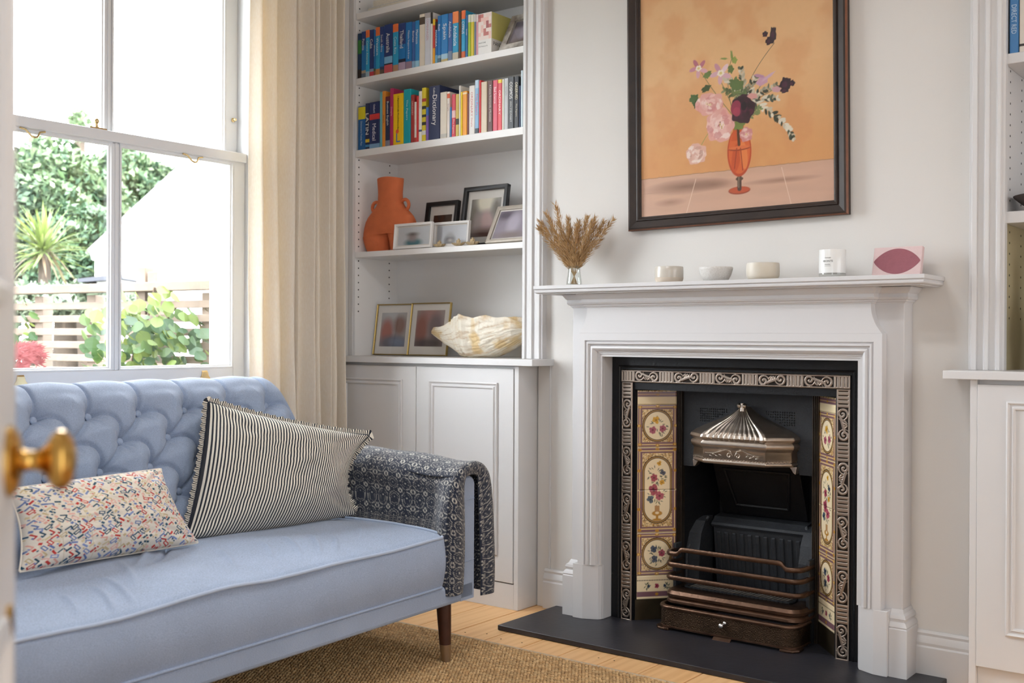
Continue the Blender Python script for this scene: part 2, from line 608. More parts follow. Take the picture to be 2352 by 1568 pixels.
# brass fittings
hk = MB()
ft = obj('sash_fastener', MB().box(-1.895, -1.868, -1.262, -1.195, 1.772, 1.777).lathe([(.013, 0), (.011, .004), (.006, .008), (.005, .016), (.008, .019), (.010, .025), (.008, .032), (.003, .036), (0, .0365)], (-1.882, -1.228, 1.776), 16), M_BRASS, w1, smooth=40)
for yc in (-.83, -1.475):
    obj('sash_pull', MB().tube([(-1.866, yc - .045, 1.732), (-1.866, yc - .025, 1.729), (-1.86, yc - .018, 1.718), (-1.856, yc - .01, 1.708), (-1.855, yc, 1.704), (-1.856, yc + .01, 1.706), (-1.86, yc + .018, 1.714), (-1.866, yc + .026, 1.726), (-1.866, yc + .045, 1.730)], .0035, 8), M_BRASS, w1, smooth=60)
obj('sash_stop', MB().lathe([(.009, 0), (.009, .003), (.006, .005), (.006, .016), (.0045, .018), (0, .018)], (-1.925, -.594, 1.912), 16, 'x'), M_BRASS, w1, smooth=40)
for yc in (-.765, -1.51):
    lp = MB()
    lp.prism([(yc - .024, .845), (yc + .024, .845), (yc + .024, .872), (yc + .016, .882), (yc + .013, .897), (yc - .013, .897), (yc - .016, .882), (yc - .024, .872)], 'x', -1.875, -1.870)
    lp.sweep([(-1.872, yc - .013, .893), (-1.872, yc + .013, .893)], [(0, 0), (.004, .012), (.016, .022), (.03, .020), (.03, .016), (.017, .018), (.008, .010), (.004, 0)], (0, 0, 1))
    for q in (-.013, .013):
        lp.lathe([(.0035, 0), (.003, .0015), (0, .002)], (-1.870, yc + q, .86), 10, 'x')
    obj('sash_lift', lp, M_BRASS, w1, bev=.0015)

# ------------------------------------------------------------------ open door beside the camera
E_ = Vector((.7045, -2.9015, 0)); H_ = Vector((1.30, -3.31, 0))
dv = (E_ - H_).normalized(); dn = Vector((-dv.y, dv.x, 0))
if dn.dot(CAM - E_) < 0:
    dn = -dn
ang = math.atan2(dv.y, dv.x)
d1 = thing('door_1', 'white painted panelled door ajar with brass knob at left edge', 'door', H_, ang)
d1['kind'] = 'structure'
DL = (E_ - H_).length
sgn = 1 if Vector((-math.sin(ang), math.cos(ang), 0)).dot(dn) > 0 else -1
def DB(x0, x1, a, b, z0, z1):   # box on the door; a,b measured out from the visible face
    y0, y1 = sorted((a * sgn, b * sgn))
    return MB().box(x0, x1, y0, y1, z0, z1)
obj('leaf', DB(0, DL, -.044, 0, .008, 2.03), M_WHITE, d1, world=False, bev=.003)
for z0, z1 in ((.16, .80), (1.06, 1.90)):
    p = MB()
    yy = 0.0
    p.sweep([(.1, yy, z0), (DL - .1, yy, z0), (DL - .1, yy, z1), (.1, yy, z1)], [(0, 0), (0, .006), (.012, .010), (.02, .004), (.02, 0)], (0, sgn, 0), closed=True)
    obj('panel_moulding', p, M_WHITE, d1, world=False, smooth=30)
M_KNOB = mat('knob_brass', 'cfa458', .2, 1.0, var=.1, vscale=30)
kx, kz = DL - .055, .925
kb = MB().lathe([(0, 0), (.030, 0), (.030, .004), (.024, .008), (.012, .011), (0, .011)], (0, 0, 0), 32, 'y')
def ykn(prof):
    return [(r, h * sgn) for r, h in prof]
kn = obj('rose', MB().lathe(ykn([(0, 0), (.031, 0), (.031, .004), (.024, .009), (.013, .012), (0, .012)]), (kx, 0, kz), 32, 'y'), M_KNOB, d1, world=False, smooth=40)
obj('knob', MB().lathe(ykn([(0, .01), (.011, .01), (.009, .015), (.0085, .020), (.010, .026), (.015, .031), (.023, .035), (.0265, .040), (.0262, .046), (.020, .052), (.010, .055), (0, .056)]), (kx, 0, kz), 32, 'y'), M_KNOB, d1, world=False, smooth=40)
obj('keyhole_cover', MB().lathe(ykn([(0, 0), (.015, 0), (.015, .003), (.010, .005), (0, .005)]), (kx, 0, kz - .14), 24, 'y'), M_KNOB, d1, world=False, smooth=40)
obj('latch_plate', DB(DL - .001, DL + .0015, -.033, -.011, kz - .09, kz + .08), mat('steel_plate', 'd8d8d8', .3, 1), d1, world=False)

# ------------------------------------------------------------------ brass ceiling lamp in the middle of the room
pl_ = thing('ceiling_lamp', 'brass ceiling lamp with three opal bowl shades', 'lamp', (.2, -1.75, ZC))
obj('ceiling_rose', MB().lathe([(0, 0), (.06, 0), (.055, -.012), (.02, -.025), (0, -.026)], (.2, -1.75, ZC), 32), M_BRASS, pl_, smooth=40)
obj('rod', MB().tube([(.2, -1.75, ZC - .02), (.2, -1.75, ZC - .34)], .006, 10), M_BRASS, pl_, smooth=60)
M_OPAL = mat('opal_glass', 'f4f1ea', .3)
for k in range(3):
    a = k * 2 * PI / 3 + .4
    cx_, cy_ = .2 + .26 * math.cos(a), -1.75 + .26 * math.sin(a)
    ap = [(.2 + .26 * t * math.cos(a), -1.75 + .26 * t * math.sin(a), ZC - .34 - .10 * math.sin(PI * t) + .02 * t) for t in np.linspace(0, 1, 14)]
    arm_ = obj('arm', MB().tube(ap, .005, 8), M_BRASS, pl_, smooth=60)
    obj('shade', MB().lathe([(.012, -.30), (.05, -.305), (.09, -.33), (.115, -.37), (.118, -.37), (.092, -.326), (.05, -.30), (.012, -.295)], (cx_, cy_, ZC), 32), M_OPAL, arm_, smooth=50)
    ld = light('lamp_light', 'AREA', (cx_, cy_, ZC - .355), (0, 0, 0), 5.4, (0.94, 0.97, 1.0))
    ld.data.shape = 'DISK'
    ld.data.size = .17
# ------------------------------------------------------------------ sofa (local frame: x = v forward, y = -u along the length, so u>0 runs to -y)
SO = Vector((-.56, -.70, 0)); SRZ = math.atan2(.059, .998)
M_SOFA = mat('blue_linen', '9cabc4', .88, var=.10, vscale=7, bump=.35, bscale=600, sheen=.25, weave=.55, wscale=800)
M_PIPE = mat('blue_piping', 'b0bed4', .85, bump=.3, bscale=800, sheen=.2)
M_LEGW = mat('walnut_leg', '4a2a1e', .4, var=.4, vscale=20)
M_FERR = mat('steel_ferrule', 'b9aa98', .3, 1.0, var=.1, vscale=40)
sofa = thing('sofa', 'light blue linen sofa with deep buttoned back beneath the window', 'sofa', SO, SRZ)
UL = 2.02                      # length
def SP(u, v, z):
    return np.stack(np.broadcast_arrays(v, -u, z), -1)
# base rail
obj('base', MB().box(-.88, 0, -UL, 0, .198, .262), M_SOFA, sofa, world=False, bev=.012, seg=3)
# arms
for k, (u0, u1) in enumerate(((0, .075), (UL - .075, UL))):
    a = MB()
    prof = [(u0, .20), (u0, .575), (u0 + .006, .588), (u0 + .02, .595), (u1 - .02, .595), (u1 - .006, .588), (u1, .575), (u1, .20)]
    rings = []
    for v, sc_, dz in ((-.86, 1, .015), (-.02, 1, 0), (-.006, .97, -.003), (.0, .90, -.008)):
        cu = (u0 + u1) / 2
        rings.append([(v, -(cu + (u - cu) * sc_), z + (dz if z > .5 else 0)) for u, z in prof])
    a.loft(rings)
    arm = obj('arm', a, M_SOFA, sofa, world=False, smooth=35)
    for zz in (.52, .325):
        obj('seam', MB().tube([(.0008, -u0 - .004, zz), (.0008, -u1 + .004, zz - .004)], .0012, 6), M_SOFA, arm, world=False)
# legs
for (u, v) in ((.085, -.06), (UL - .085, -.06), (.085, -.80), (UL - .085, -.80)):
    sx = .012 if v > -.4 else -.012
    lg = MB()
    lg.loft([[(v + sx * t + r * math.cos(q * PI / 10), -u + r * math.sin(q * PI / 10), z) for q in range(20)] for t, r, z in ((0, .0245, .199), (.65, .0185, .058))])
    L_ = obj('leg', lg, M_LEGW, sofa, world=False, smooth=40)
    fe = MB()
    fe.loft([[(v + sx * t + r * math.cos(q * PI / 10), -u + r * math.sin(q * PI / 10), z) for q in range(20)] for t, r, z in ((.65, .0192, .060), (1, .0150, .0065), (1, .0135, .0055))])
    obj('ferrule', fe, M_FERR, L_, world=False, smooth=40)

# tufted back: profile (v, z) from seat line up, over the roll and down behind
bp = [(-.545, .33), (-.565, .42), (-.60, .55), (-.635, .66), (-.665, .75), (-.69, .815), (-.715, .858), (-.745, .884), (-.785, .896), (-.825, .893), (-.86, .875), (-.885, .84), (-.895, .78), (-.90, .60), (-.90, .22)]
def resample(pts, n):
    pts = np.array(pts, float)
    for _ in range(3):        # chaikin smoothing
        q = np.empty((2 * len(pts) - 2, 2))
        q[0::2] = pts[:-1] * .75 + pts[1:] * .25
        q[1::2] = pts[:-1] * .25 + pts[1:] * .75
        pts = np.vstack([pts[:1], q, pts[-1:]])
    d = np.r_[0, np.cumsum(np.hypot(*np.diff(pts, axis=0).T))]
    t = np.linspace(0, d[-1], n)
    return np.stack([np.interp(t, d, pts[:, 0]), np.interp(t, d, pts[:, 1])], 1), t
pr, ss = resample(bp, 260)
tan = np.gradient(pr, axis=0); tan /= np.linalg.norm(tan, axis=1)[:, None]
nrm2 = np.stack([tan[:, 1], -tan[:, 0]], 1)          # outward (forward, up)
uu = np.linspace(0, 1, 520)
U, S = np.meshgrid(uu, ss, indexing='ij')
Zp = np.broadcast_to(pr[:, 1], U.shape)
Vp = np.broadcast_to(pr[:, 0], U.shape)
front = np.broadcast_to(np.arange(260) < np.argmax(pr[:, 1]) + 30, U.shape)
def ends(z):
    e0 = .100 + np.clip(z - .70, 0, .2) * .33
    return e0
e0 = ends(Zp)
e1 = UL - e0
UU = e0 + (e1 - e0) * U
# button positions
def s_at(z):
    k = np.argmax(pr[:, 1])
    return np.interp(z, pr[:k, 1], ss[:k])
rows = [(.814, .057 + .172), (.735, .143), (.652, .057 + .172), (.570, .143)]
BT = []
for r_i, (z, o_) in enumerate(rows):
    s = s_at(z)
    u = o_
    while u < UL - .12:
        BT.append((u, s, r_i))
        u += .172
D = np.zeros(U.shape)
s_r = [s_at(z) for z, _ in rows]
s_top, s_bot = s_r[0], s_at(.49)
base = sstep(s_bot - .05, s_bot + .03, S) * (1 - sstep(ss[np.argmax(pr[:, 1])] - .01, ss[np.argmax(pr[:, 1])] + .06, S))
dmin = np.full(U.shape, 9.0)
crease = np.full(U.shape, 9.0)
for (bu, bs, ri) in BT:
    dmin = np.minimum(dmin, np.hypot(UU - bu, S - bs))
def seg_d(u0, s0, u1, s1, bow=0.0):
    global crease
    m = (np.abs(UU - (u0 + u1) / 2) < .12) & (np.abs(S - (s0 + s1) / 2) < .12)
    n_ = 6 if bow else 1
    pts = [(u0 + (u1 - u0) * t + bow * math.sin(PI * t) * (s1 - s0) * 3, s0 + (s1 - s0) * t + bow * math.sin(PI * t) * abs(u1 - u0) * 3) for t in np.linspace(0, 1, n_ + 1)]
    for (a, b), (c, d_) in zip(pts[:-1], pts[1:]):
        ex, ey = c - a, d_ - b
        x, y = UU[m], S[m]
        t = np.clip(((x - a) * ex + (y - b) * ey) / (ex * ex + ey * ey), 0, 1)
        crease[m] = np.minimum(crease[m], np.hypot(x - a - t * ex, y - b - t * ey))
for (bu, bs, ri) in BT:
    for (cu, cs, rj) in BT:
        if rj == ri + 1 and abs(cu - bu) < .1:
            seg_d(bu, bs, cu, cs, .10)
    if ri == 0:
        m_top = ss[np.argmax(pr[:, 1])] + .03
        for a, b in ((bs, bs + .05), (bs + .05, bs + .1), (bs + .1, m_top)):
            seg_d(bu + .004 * math.sin(a * 40), a, bu + .004 * math.sin(b * 40), b)
    if ri == 3:
        seg_d(bu, bs, bu - .086, bs - .08); seg_d(bu, bs, bu + .086, bs - .08)
puff = 1 - np.exp(-(crease / .055) ** 1.3)
topf = 1 - .72 * sstep(s_top + .02, s_top + .07, S)
D = base * (.030 * puff * topf - .036 * np.exp(-(dmin / .027) ** 2) - .015 * np.exp(-(crease / .0045) ** 2))
th = np.zeros(U.shape)
for (bu, bs, ri) in BT:       # small gathers radiating from every button
    m = np.hypot(UU - bu, S - bs) < .06
    a = np.arctan2(S[m] - bs, UU[m] - bu)
    rr = np.hypot(UU[m] - bu, S[m] - bs)
    th[m] += .0034 * np.sin(a * 9 + bu * 30) * np.exp(-((rr - .022) / .016) ** 2)
D += th * base + .0012 * (fbm(UU * 30, S * 30, 3) - .5)
# rounded ends
ed = np.minimum(UU - e0, e1 - UU)
rr_ = .04
inset = np.where(ed < rr_, rr_ - np.sqrt(np.maximum(rr_ ** 2 - (rr_ - ed) ** 2, 0)), 0)
D = D * sstep(0, .06, ed) - inset * .9
P = SP(UU, Vp + D * nrm2[:, 0], Zp + D * nrm2[:, 1])
bk = gridobj('backrest', P, M_SOFA, sofa, world=False)
for iu in (0, -1):
    cap = MB()
    pts = [tuple(p) for p in P[iu][::4]]
    c = tuple(np.mean(P[iu], 0))
    cap.add(pts + [c], [(i, (i + 1) % len(pts), len(pts)) for i in range(len(pts))])
    obj('back_end', cap, M_SOFA, bk, world=False)
btn = None
k_ = np.argmax(pr[:, 1])
for (bu, bs, ri) in BT:
    i = int(np.argmin(np.abs(ss[:k_] - bs)))
    n = nrm2[i]
    q = pr[i] + n * (-.033)
    if btn is None:
        btn = obj('button', MB().lathe([(.0, -.004), (.008, -.004), (.0115, 0), (.011, .003), (.007, .0065), (0, .008)], (0, 0, 0), 16, 'x'), M_SOFA, bk, world=False, smooth=60)
        b_ = btn
    else:
        b_ = btn.copy(); COL.objects.link(b_); b_.parent = bk
    b_.location = (q[0], -bu, q[1])
    b_.rotation_euler = (0, -math.atan2(n[1], n[0]), 0)

# seat cushion
def creases(u, v):
    z = np.zeros(u.shape)
    for (cu, cv, ang, ln, wd_, am) in ((.55, -.16, .9, .10, .007, .006), (.62, -.18, 1.0, .11, .006, .006), (.50, -.13, .8, .08, .006, .005), (.70, -.2, .95, .09, .008, .005), (.83, -.22, 1.05, .1, .008, .005),
                                       (.36, -.16, .7, .07, .006, .004), (1.28, -.12, 1.2, .09, .008, .006), (1.22, -.15, 1.25, .1, .007, .006), (1.36, -.13, 1.15, .08, .008, .005), (.93, -.36, .75, .10, .006, -.007), (1.0, -.35, .8, .12, .010, .006), (1.12, -.25, 1.1, .12, .01, .004), (1.5, -.2, 1.2, .1, .01, .005)):
        du, dv_ = u - cu, v - cv
        a = du * math.cos(ang) + dv_ * math.sin(ang)
        b = -du * math.sin(ang) + dv_ * math.cos(ang) + .06 * a * a / ln
        z += 1.5 * am * np.exp(-(b / wd_) ** 2) * np.exp(-(a / ln) ** 4)
    return z
C0, C1 = .150, UL - .150
nu, nt_ = 400, 150
u_ = np.linspace(C0, C1, nu)[:, None]
t_ = np.linspace(0, 1, nt_)[None, :]
wav = .004 * np.sin(u_ * 7.3 + .6) + .003 * np.sin(u_ * 13.1)
zf = .405 + wav                         # front top edge
# section: front bottom -> front top -> rear top
nf = 40
tf = np.linspace(0, 1, nf)[None, :]
Vf = .012 * np.sin(PI * tf) - .004 * (1 - tf) + .004 * np.sin(u_ * 5) * tf + 0 * u_
Zf = .258 + (zf - .258) * tf
tt = np.linspace(0, 1, nt_)[None, :]
Vt = -.60 * tt + 0 * u_
crown = .042 * np.power(np.clip(np.sin(PI * np.clip(tt * .86 + .04, 0, 1)), 0, 1), .7)
eu = np.minimum(u_ - C0, C1 - u_)
sub = 1 - .55 * np.exp(-(eu / .10) ** 2)
dent = .010 * np.exp(-((u_ - .95) / .25) ** 2 - ((tt - .45) / .3) ** 2) + .007 * np.exp(-((u_ - 1.45) / .3) ** 2 - ((tt - .4) / .3) ** 2)
Zt = zf + .004 * np.minimum(1, tt * 30) + crown * sub - dent + creases(u_ + 0 * tt, Vt) + .004 * (fbm(u_ * 9 + 0 * tt, Vt * 9, 5) - .5)
Vt = Vt - .003
Vall = np.concatenate([Vf, Vt], 1); Zall = np.concatenate([Zf, Zt], 1)
Ug = u_ + 0 * Vall
# pull in the corners
rc = .03
insc = np.where(eu < rc, rc - np.sqrt(np.maximum(rc ** 2 - (rc - eu) ** 2, 0)), 0)
Vall = Vall - insc * .6 * (np.concatenate([np.ones_like(Vf), 1 - sstep(0, .15, tt + 0 * Vt)], 1))
cush = thing_part = gridobj('seat_cushion', SP(Ug, Vall, Zall), M_SOFA, sofa, world=False)
for iu in (0, -1):
    pts = SP(Ug, Vall, Zall)[iu]
    lowz = pts.copy(); lowz[:, 2] = .258
    sg = 1 if iu == 0 else -1
    Pm = np.stack([pts, pts * .5 + lowz * .5 + np.array([0, sg * .008, 0]), lowz], 1)
    gridobj('cushion_end', Pm, M_SOFA, cush, world=False)
edge = SP(Ug, Vall, Zall)[:, nf]
pt = [tuple(p + np.array([.004, 0, .001])) for p in edge[::5]]
rightside = SP(Ug, Vall, Zall)[0, nf:nf + 110:5] + np.array([0, .004, .002])
pt = [tuple(p) for p in rightside[::-1]] + pt
obj('piping', MB().tube(pt, .0048, 8), M_PIPE, cush, world=False, smooth=80)
edge2 = SP(Ug, Vall, Zall)[:, 0]
obj('piping', MB().tube([tuple(p + np.array([.004, 0, .004])) for p in edge2[::6]], .0042, 8), M_SOFA, cush, world=False, smooth=80)

# ------------------------------------------------------------------ folded throw over the near arm
def motif(x, y):
    """woven overshot pattern, x,y in units of one repeat"""
    fx, fy = np.mod(x, 1), np.mod(y, 1)
    a = np.abs(fx - .5); b = np.abs(fy - .5)
    r = np.hypot(a, b)
    an_ = np.arctan2(b, a)
    w = np.zeros(x.shape)
    w = np.maximum(w, ((np.abs(r - .40) < .045) & (np.mod(an_ * 12.7, 2) < 1.1)) * .75)      # dotted ring
    w = np.maximum(w, ((np.abs(r - .24) < .03) & (np.mod(an_ * 7.6 + .5, 2) < 1.0)) * .5)
    w = np.maximum(w, r < .06)
    a2 = .5 - a; b2 = .5 - b                  # four-petalled flower between the rings
    w = np.maximum(w, (np.abs(a2 - .045) < .03) & (np.abs(b2 - .13) < .06))
    w = np.maximum(w, (np.abs(b2 - .045) < .03) & (np.abs(a2 - .13) < .06))
    w = np.maximum(w, ((np.abs(a2 - b2) < .03) & (a2 > .10) & (a2 < .15)) * .8)
    return w
outer = [(.148, .232), (.152, .30), (.150, .42), (.143, .52), (.128, .585), (.10, .620), (.06, .636), (.02, .640), (-.02, .634), (-.055, .612), (-.075, .57), (-.083, .48), (-.086, .36), (-.088, .27), (-.085, .205)]
inner = [(.082, .232), (.080, .30), (.078, .42), (.078, .52), (.076, .575), (.066, .596), (.05, .599), (.03, .600), (.012, .598), (.002, .594), (-.003, .57), (-.006, .48), (-.008, .36), (-.010, .27), (-.012, .205)]
oc, so_ = resample(outer, 430)
ic, _ = resample(inner, 430)
vb = np.r_[0, np.cumsum(np.full(26, .0026)), .07 + np.linspace(.003, .60, 200)]
Au, Bv = np.meshgrid(np.arange(430), np.arange(len(vb)), indexing='ij')
PU = np.zeros(Au.shape); PV = np.zeros(Au.shape); PZ = np.zeros(Au.shape)
for j in range(len(vb)):
    if j < 27:
        t = j / 26
        k2 = math.sin(t * PI / 2)
        cc = ic * (1 - k2) + oc * k2
        PU[:, j], PZ[:, j] = cc[:, 0], cc[:, 1]
        PV[:, j] = .004 + .020 * math.sin(PI * (.15 + .85 * t)) + .004 * np.sin(so_ * 9)
    else:
        d = vb[j] - vb[26]
        g = .006 * np.sin(so_ * 11 + d * 8) + .004 * np.sin(d * 25 + so_ * 5)
        sq = -.35 * sstep(.0, .5, d) * np.clip((.55 - oc[:, 1]) * 0, 0, 1)
        PU[:, j] = oc[:, 0] + g * np.where(oc[:, 1] < .6, np.sign(oc[:, 0] - .03), 0)
        PZ[:, j] = oc[:, 1] + np.where(oc[:, 1] > .58, g * .7, 0) + .02 * sstep(0, .55, d) * (oc[:, 1] > .5)
        PV[:, j] = .012 - d
        # inside fall sits on the seat cushion away from the front edge
        ins = (oc[:, 0] > .1) & (oc[:, 1] < .45)
        lift = sstep(.02, .10, d)
        PZ[:, j] = np.where(ins, PZ[:, j] * (1 - lift) + np.maximum(PZ[:, j], .40 + (PZ[:, j] - .232) * .25) * lift, PZ[:, j])
        PU[:, j] = np.where(oc[:, 0] > .09, PU[:, j] - .035 * lift * sstep(.62, .5, oc[:, 1]), PU[:, j])
arcx = np.broadcast_to(so_[:, None], Au.shape)
arcy = np.broadcast_to(vb[None, :], Au.shape)
w = motif(arcx / .050, arcy / .050)
thr = np.mod(np.floor(arcx / .0028) + np.floor(arcy / .0028), 2)
cream, navy = np.array(lin('bdb9b0')), np.array(lin('1c2436'))
Cb = navy * (1 + .35 * thr[..., None] * .5) * (1 - w[..., None]) + cream * (.85 + .15 * thr[..., None]) * w[..., None]
M_THROW = mat('throw_wool', attr=True, rough=.95, bump=.5, bscale=450, sheen=.3)
throw = thing('throw_blanket', 'navy and cream woven throw folded over the sofa arm', 'blanket', SO, SRZ)
gridobj('cloth', SP(PU, PV, PZ), M_THROW, throw, world=False, col=Cb, solid=.004)

# ------------------------------------------------------------------ cushions
def SL(u, v, z):
    c, s = math.cos(SRZ), math.sin(SRZ)
    x, y = v, -u
    return np.array([SO.x + x * c - y * s, SO.y + x * s + y * c, z])
def pillow(corners, T, n, pinch=(.05, .05, .05, .05), folds=0.0, seed=0, m=None):
    pl_, pr_, pt_, pb_ = pinch
    m = m or n
    TL, TR, BR, BL = [np.array(c, float) for c in corners]
    a, b = np.meshgrid(np.linspace(0, 1, n), np.linspace(0, 1, m), indexing='ij')
    A, B = a[..., None], b[..., None]
    base_ = (TL * (1 - A) + TR * A) * (1 - B) + (BL * (1 - A) + BR * A) * B
    N_ = np.cross(TR - BL, TL - BR); N_ /= np.linalg.norm(N_)
    if N_ @ (np.array(CAM) - TL) < 0:
        N_ = -N_
    ca, cb_ = 2 * a - 1, 2 * b - 1
    ctr = (TL + TR + BR + BL) / 4
    eh, ev = (TR - TL) * .5 + (BR - BL) * .5, (BL - TL) * .5 + (BR - TR) * .5
    base_ = base_ - eh * (np.where(ca < 0, pl_, pr_) * ca * (1 - cb_ ** 2) * np.abs(ca))[..., None] - ev * (np.where(cb_ < 0, pt_, pb_) * cb_ * (1 - ca ** 2) * np.abs(cb_))[..., None]
    t = T * np.power(np.clip((1 - ca ** 2) * (1 - cb_ ** 2), 0, 1), .48)
    wr = folds * (fbm(a * 5 + 3, b * 5, seed) - .5) * (1 - .6 * np.maximum(ca ** 2, cb_ ** 2)) * np.power(np.clip((1 - ca ** 2) * (1 - cb_ ** 2), 0, 1), .3)
    for (x0, y0, dx, dy, am, wd_) in ((1, 0, -1, 1, -.018, .035), (1, 1, -1, -1, -.016, .035), (0, 0, 1, 1, -.012, .03), (0, 1, 1, -1, -.012, .03)):
        al = ((a - x0) * dx + (b - y0) * dy) / 2
        pe = ((a - x0) * dx - (b - y0) * dy)
        wr = wr + am * folds * 20 * np.exp(-(pe / (wd_ + .1 * al)) ** 2 * 0.5) * sstep(.02, .1, al) * (1 - sstep(.14, .3, al)) * np.cos(pe * 22) * .6
    F_ = base_ + N_ * (t + wr)[..., None]
    K_ = base_ - N_ * (t * .75)[..., None]
    return a, b, base_, F_, K_, N_

# striped cushion with a ruffled edge
cs = [SL(.565, -.615, .832), SL(.075, -.385, .705), SL(.150, -.375, .452), SL(.745, -.50, .446)]
a, b, bs_, F_, K_, Nn = pillow(cs, .115, 190, (.02, .12, .05, -.03), .04, 4)
stripe = mat('ticking_stripe', 'ece6da', .85, bump=.3, bscale=900, sheen=.1)
def stripe_nodes(m, count, light_, dark_):
    N, L = m.node_tree.nodes, m.node_tree.links
    uvn = N.new('ShaderNodeUVMap'); sp = N.new('ShaderNodeSeparateXYZ'); L.new(uvn.outputs[0], sp.inputs[0])
    mu = N.new('ShaderNodeMath'); mu.operation = 'MULTIPLY'; mu.inputs[1].default_value = count; L.new(sp.outputs[0], mu.inputs[0])
    frn = N.new('ShaderNodeMath'); frn.operation = 'FRACT'; L.new(mu.outputs[0], frn.inputs[0])
    gt = N.new('ShaderNodeMath'); gt.operation = 'GREATER_THAN'; gt.inputs[1].default_value = .48; L.new(frn.outputs[0], gt.inputs[0])
    mx = N.new('ShaderNodeMixRGB'); mx.inputs[1].default_value = (*lin(dark_), 1); mx.inputs[2].default_value = (*lin(light_), 1)
    L.new(gt.outputs[0], mx.inputs[0]); L.new(mx.outputs[0], N['Principled BSDF'].inputs['Base Color'])
stripe_nodes(stripe, 62, 'e9e2d3', '20242f')
cu1 = thing('striped_cushion', 'black and cream striped cushion with ruffled edge propped in sofa corner', 'cushion', SL(.4, -.42, .45).tolist())
uvm = np.stack([a, b], -1)
fc = gridobj('cover', F_, stripe, cu1, uv=uvm)
gridobj('cover_back', K_, stripe, cu1, uv=uvm)
ring = np.concatenate([bs_[:, 0], bs_[-1, 1:], bs_[-2::-1, -1], bs_[0, -2:0:-1]])
open_ring = np.concatenate([bs_[0, -2:0:-1], bs_[:, 0], bs_[-1, 1:-1]])
obj('edge_piping', MB().tube([tuple(p) for p in open_ring[::3]], .0030, 7), mat('navy_piping', '1d2434', .8, bump=.2), cu1, smooth=80)
ring = open_ring
seg_ = np.linalg.norm(np.diff(ring, axis=0), axis=1)
cum = np.r_[0, np.cumsum(seg_)]
nr = 700
tq = np.linspace(0, cum[-1], nr, endpoint=False)
rp = np.stack([np.interp(tq, cum, ring[:, k]) for k in range(3)], 1)
cen = bs_.reshape(-1, 3).mean(0)
tg = np.gradient(rp, axis=0); tg /= np.linalg.norm(tg, axis=1)[:, None]
outd = np.cross(tg, Nn); outd /= np.linalg.norm(outd, axis=1)[:, None]
outd *= np.sign(((rp - cen) * outd).sum(1))[:, None]
Pr = []
for f_ in (0, .5, 1):
    z_ = np.sin(np.arange(nr) * 2 * PI / 13) * .007 * f_ + np.sin(np.arange(nr) * .31) * .003 * f_
    Pr.append(rp + outd * (.017 * f_) + Nn * z_[:, None])
M_RUF = mat('ruffle_stripe', 'ece6da', .85)
stripe_nodes(M_RUF, 250, 'e9e2d3', '20242f')
gridobj('ruffle', np.stack(Pr, 1), M_RUF, cu1, uv=np.stack(np.broadcast_arrays((np.arange(nr) / nr)[:, None], np.array([0, .5, 1.])[None]), -1))

# long cushion with embroidered confetti
cl = [SL(1.315, -.47, .655), SL(.855, -.47, .662), SL(.785, -.395, .452), SL(1.325, -.40, .462)]
n1, n2 = 460, 250
a, b, bs_, F_, K_, Nn = pillow(cl, .085, n1, (.04, .05, .0, .0), .03, 9, n2)
cv = Canvas(a * .50, b * .29, 'e5dccd', .0011)
cols = ['c23a33', '1f4a5e', '6478a8', 'e0a898', 'c9b58c', '27506b', '7f8fbb', 'e3b3a6', 'd5c49c', 'b83430', '30566a']
rg = random.Random(11)
for i in range(-10, 32):
    for j in range(0, 18):
        cx = i * .0190 + j * .0068 + rg.uniform(-.002, .002); cy = j * .0165 + rg.uniform(-.002, .002)
        if not (-.01 < cx < .51):
            continue
        if (i * 3 + j) % 13 == 0:
            continue
        k = rg.random(); c = rg.choice(cols); an = rg.choice((.75, .75, -.62, -.62, .2)) + rg.uniform(-.1, .1)
        if k < .30:
            cv.rect(cx, cy, .0085, .0030, c, an)
        elif k < .52:
            cv.rect(cx, cy, .0098, .0052, c, an); cv.rect(cx, cy, .0064, .0022, 'e5dccd', an)
        elif k < .68:
            cv.rect(cx, cy, .0046, .0038, c, an)
        else:
            ca_, sa_ = math.cos(an), math.sin(an)
            cv.line([(cx - .009 * ca_, cy - .009 * sa_), (cx + .006 * ca_, cy + .006 * sa_), (cx + .006 * ca_ - .009 * sa_, cy + .006 * sa_ + .009 * ca_)], .0022, c)
        cv.rect(cx + .009 * math.cos(an + 1.2), cy + .009 * math.sin(an + 1.2), .0028, .0022, rg.choice(cols), an)
for i in range(7):
    x = .02 + i * .075
    cv.line(bez((x, .0), (x + .03, .06), (x + .035, .15)), .0007, 'c9bda0')
    cv.line(bez((x + .045, .10), (x + .06, .2), (x + .075, .29)), .0007, 'c9bda0')
M_CONF = mat('embroidered_linen', attr=True, rough=.9, bump=.35, bscale=500)
cu2 = thing('lumbar_cushion', 'long cream cushion embroidered with red and blue confetti shapes', 'cushion', SL(1.05, -.43, .46).tolist())
gridobj('cover', F_, M_CONF, cu2, col=cv.C)
gridobj('cover_back', K_[::4, ::4], mat('cream_linen', 'e5dccd', .9), cu2)
ring = np.concatenate([bs_[:, 0], bs_[-1, 1:], bs_[-2::-1, -1], bs_[0, -2:0:-1]])
obj('edge_seam', MB().tube([tuple(p) for p in ring[::5]], .0028, 6, closed=True), MATS['cream_linen'], cu2, smooth=80)

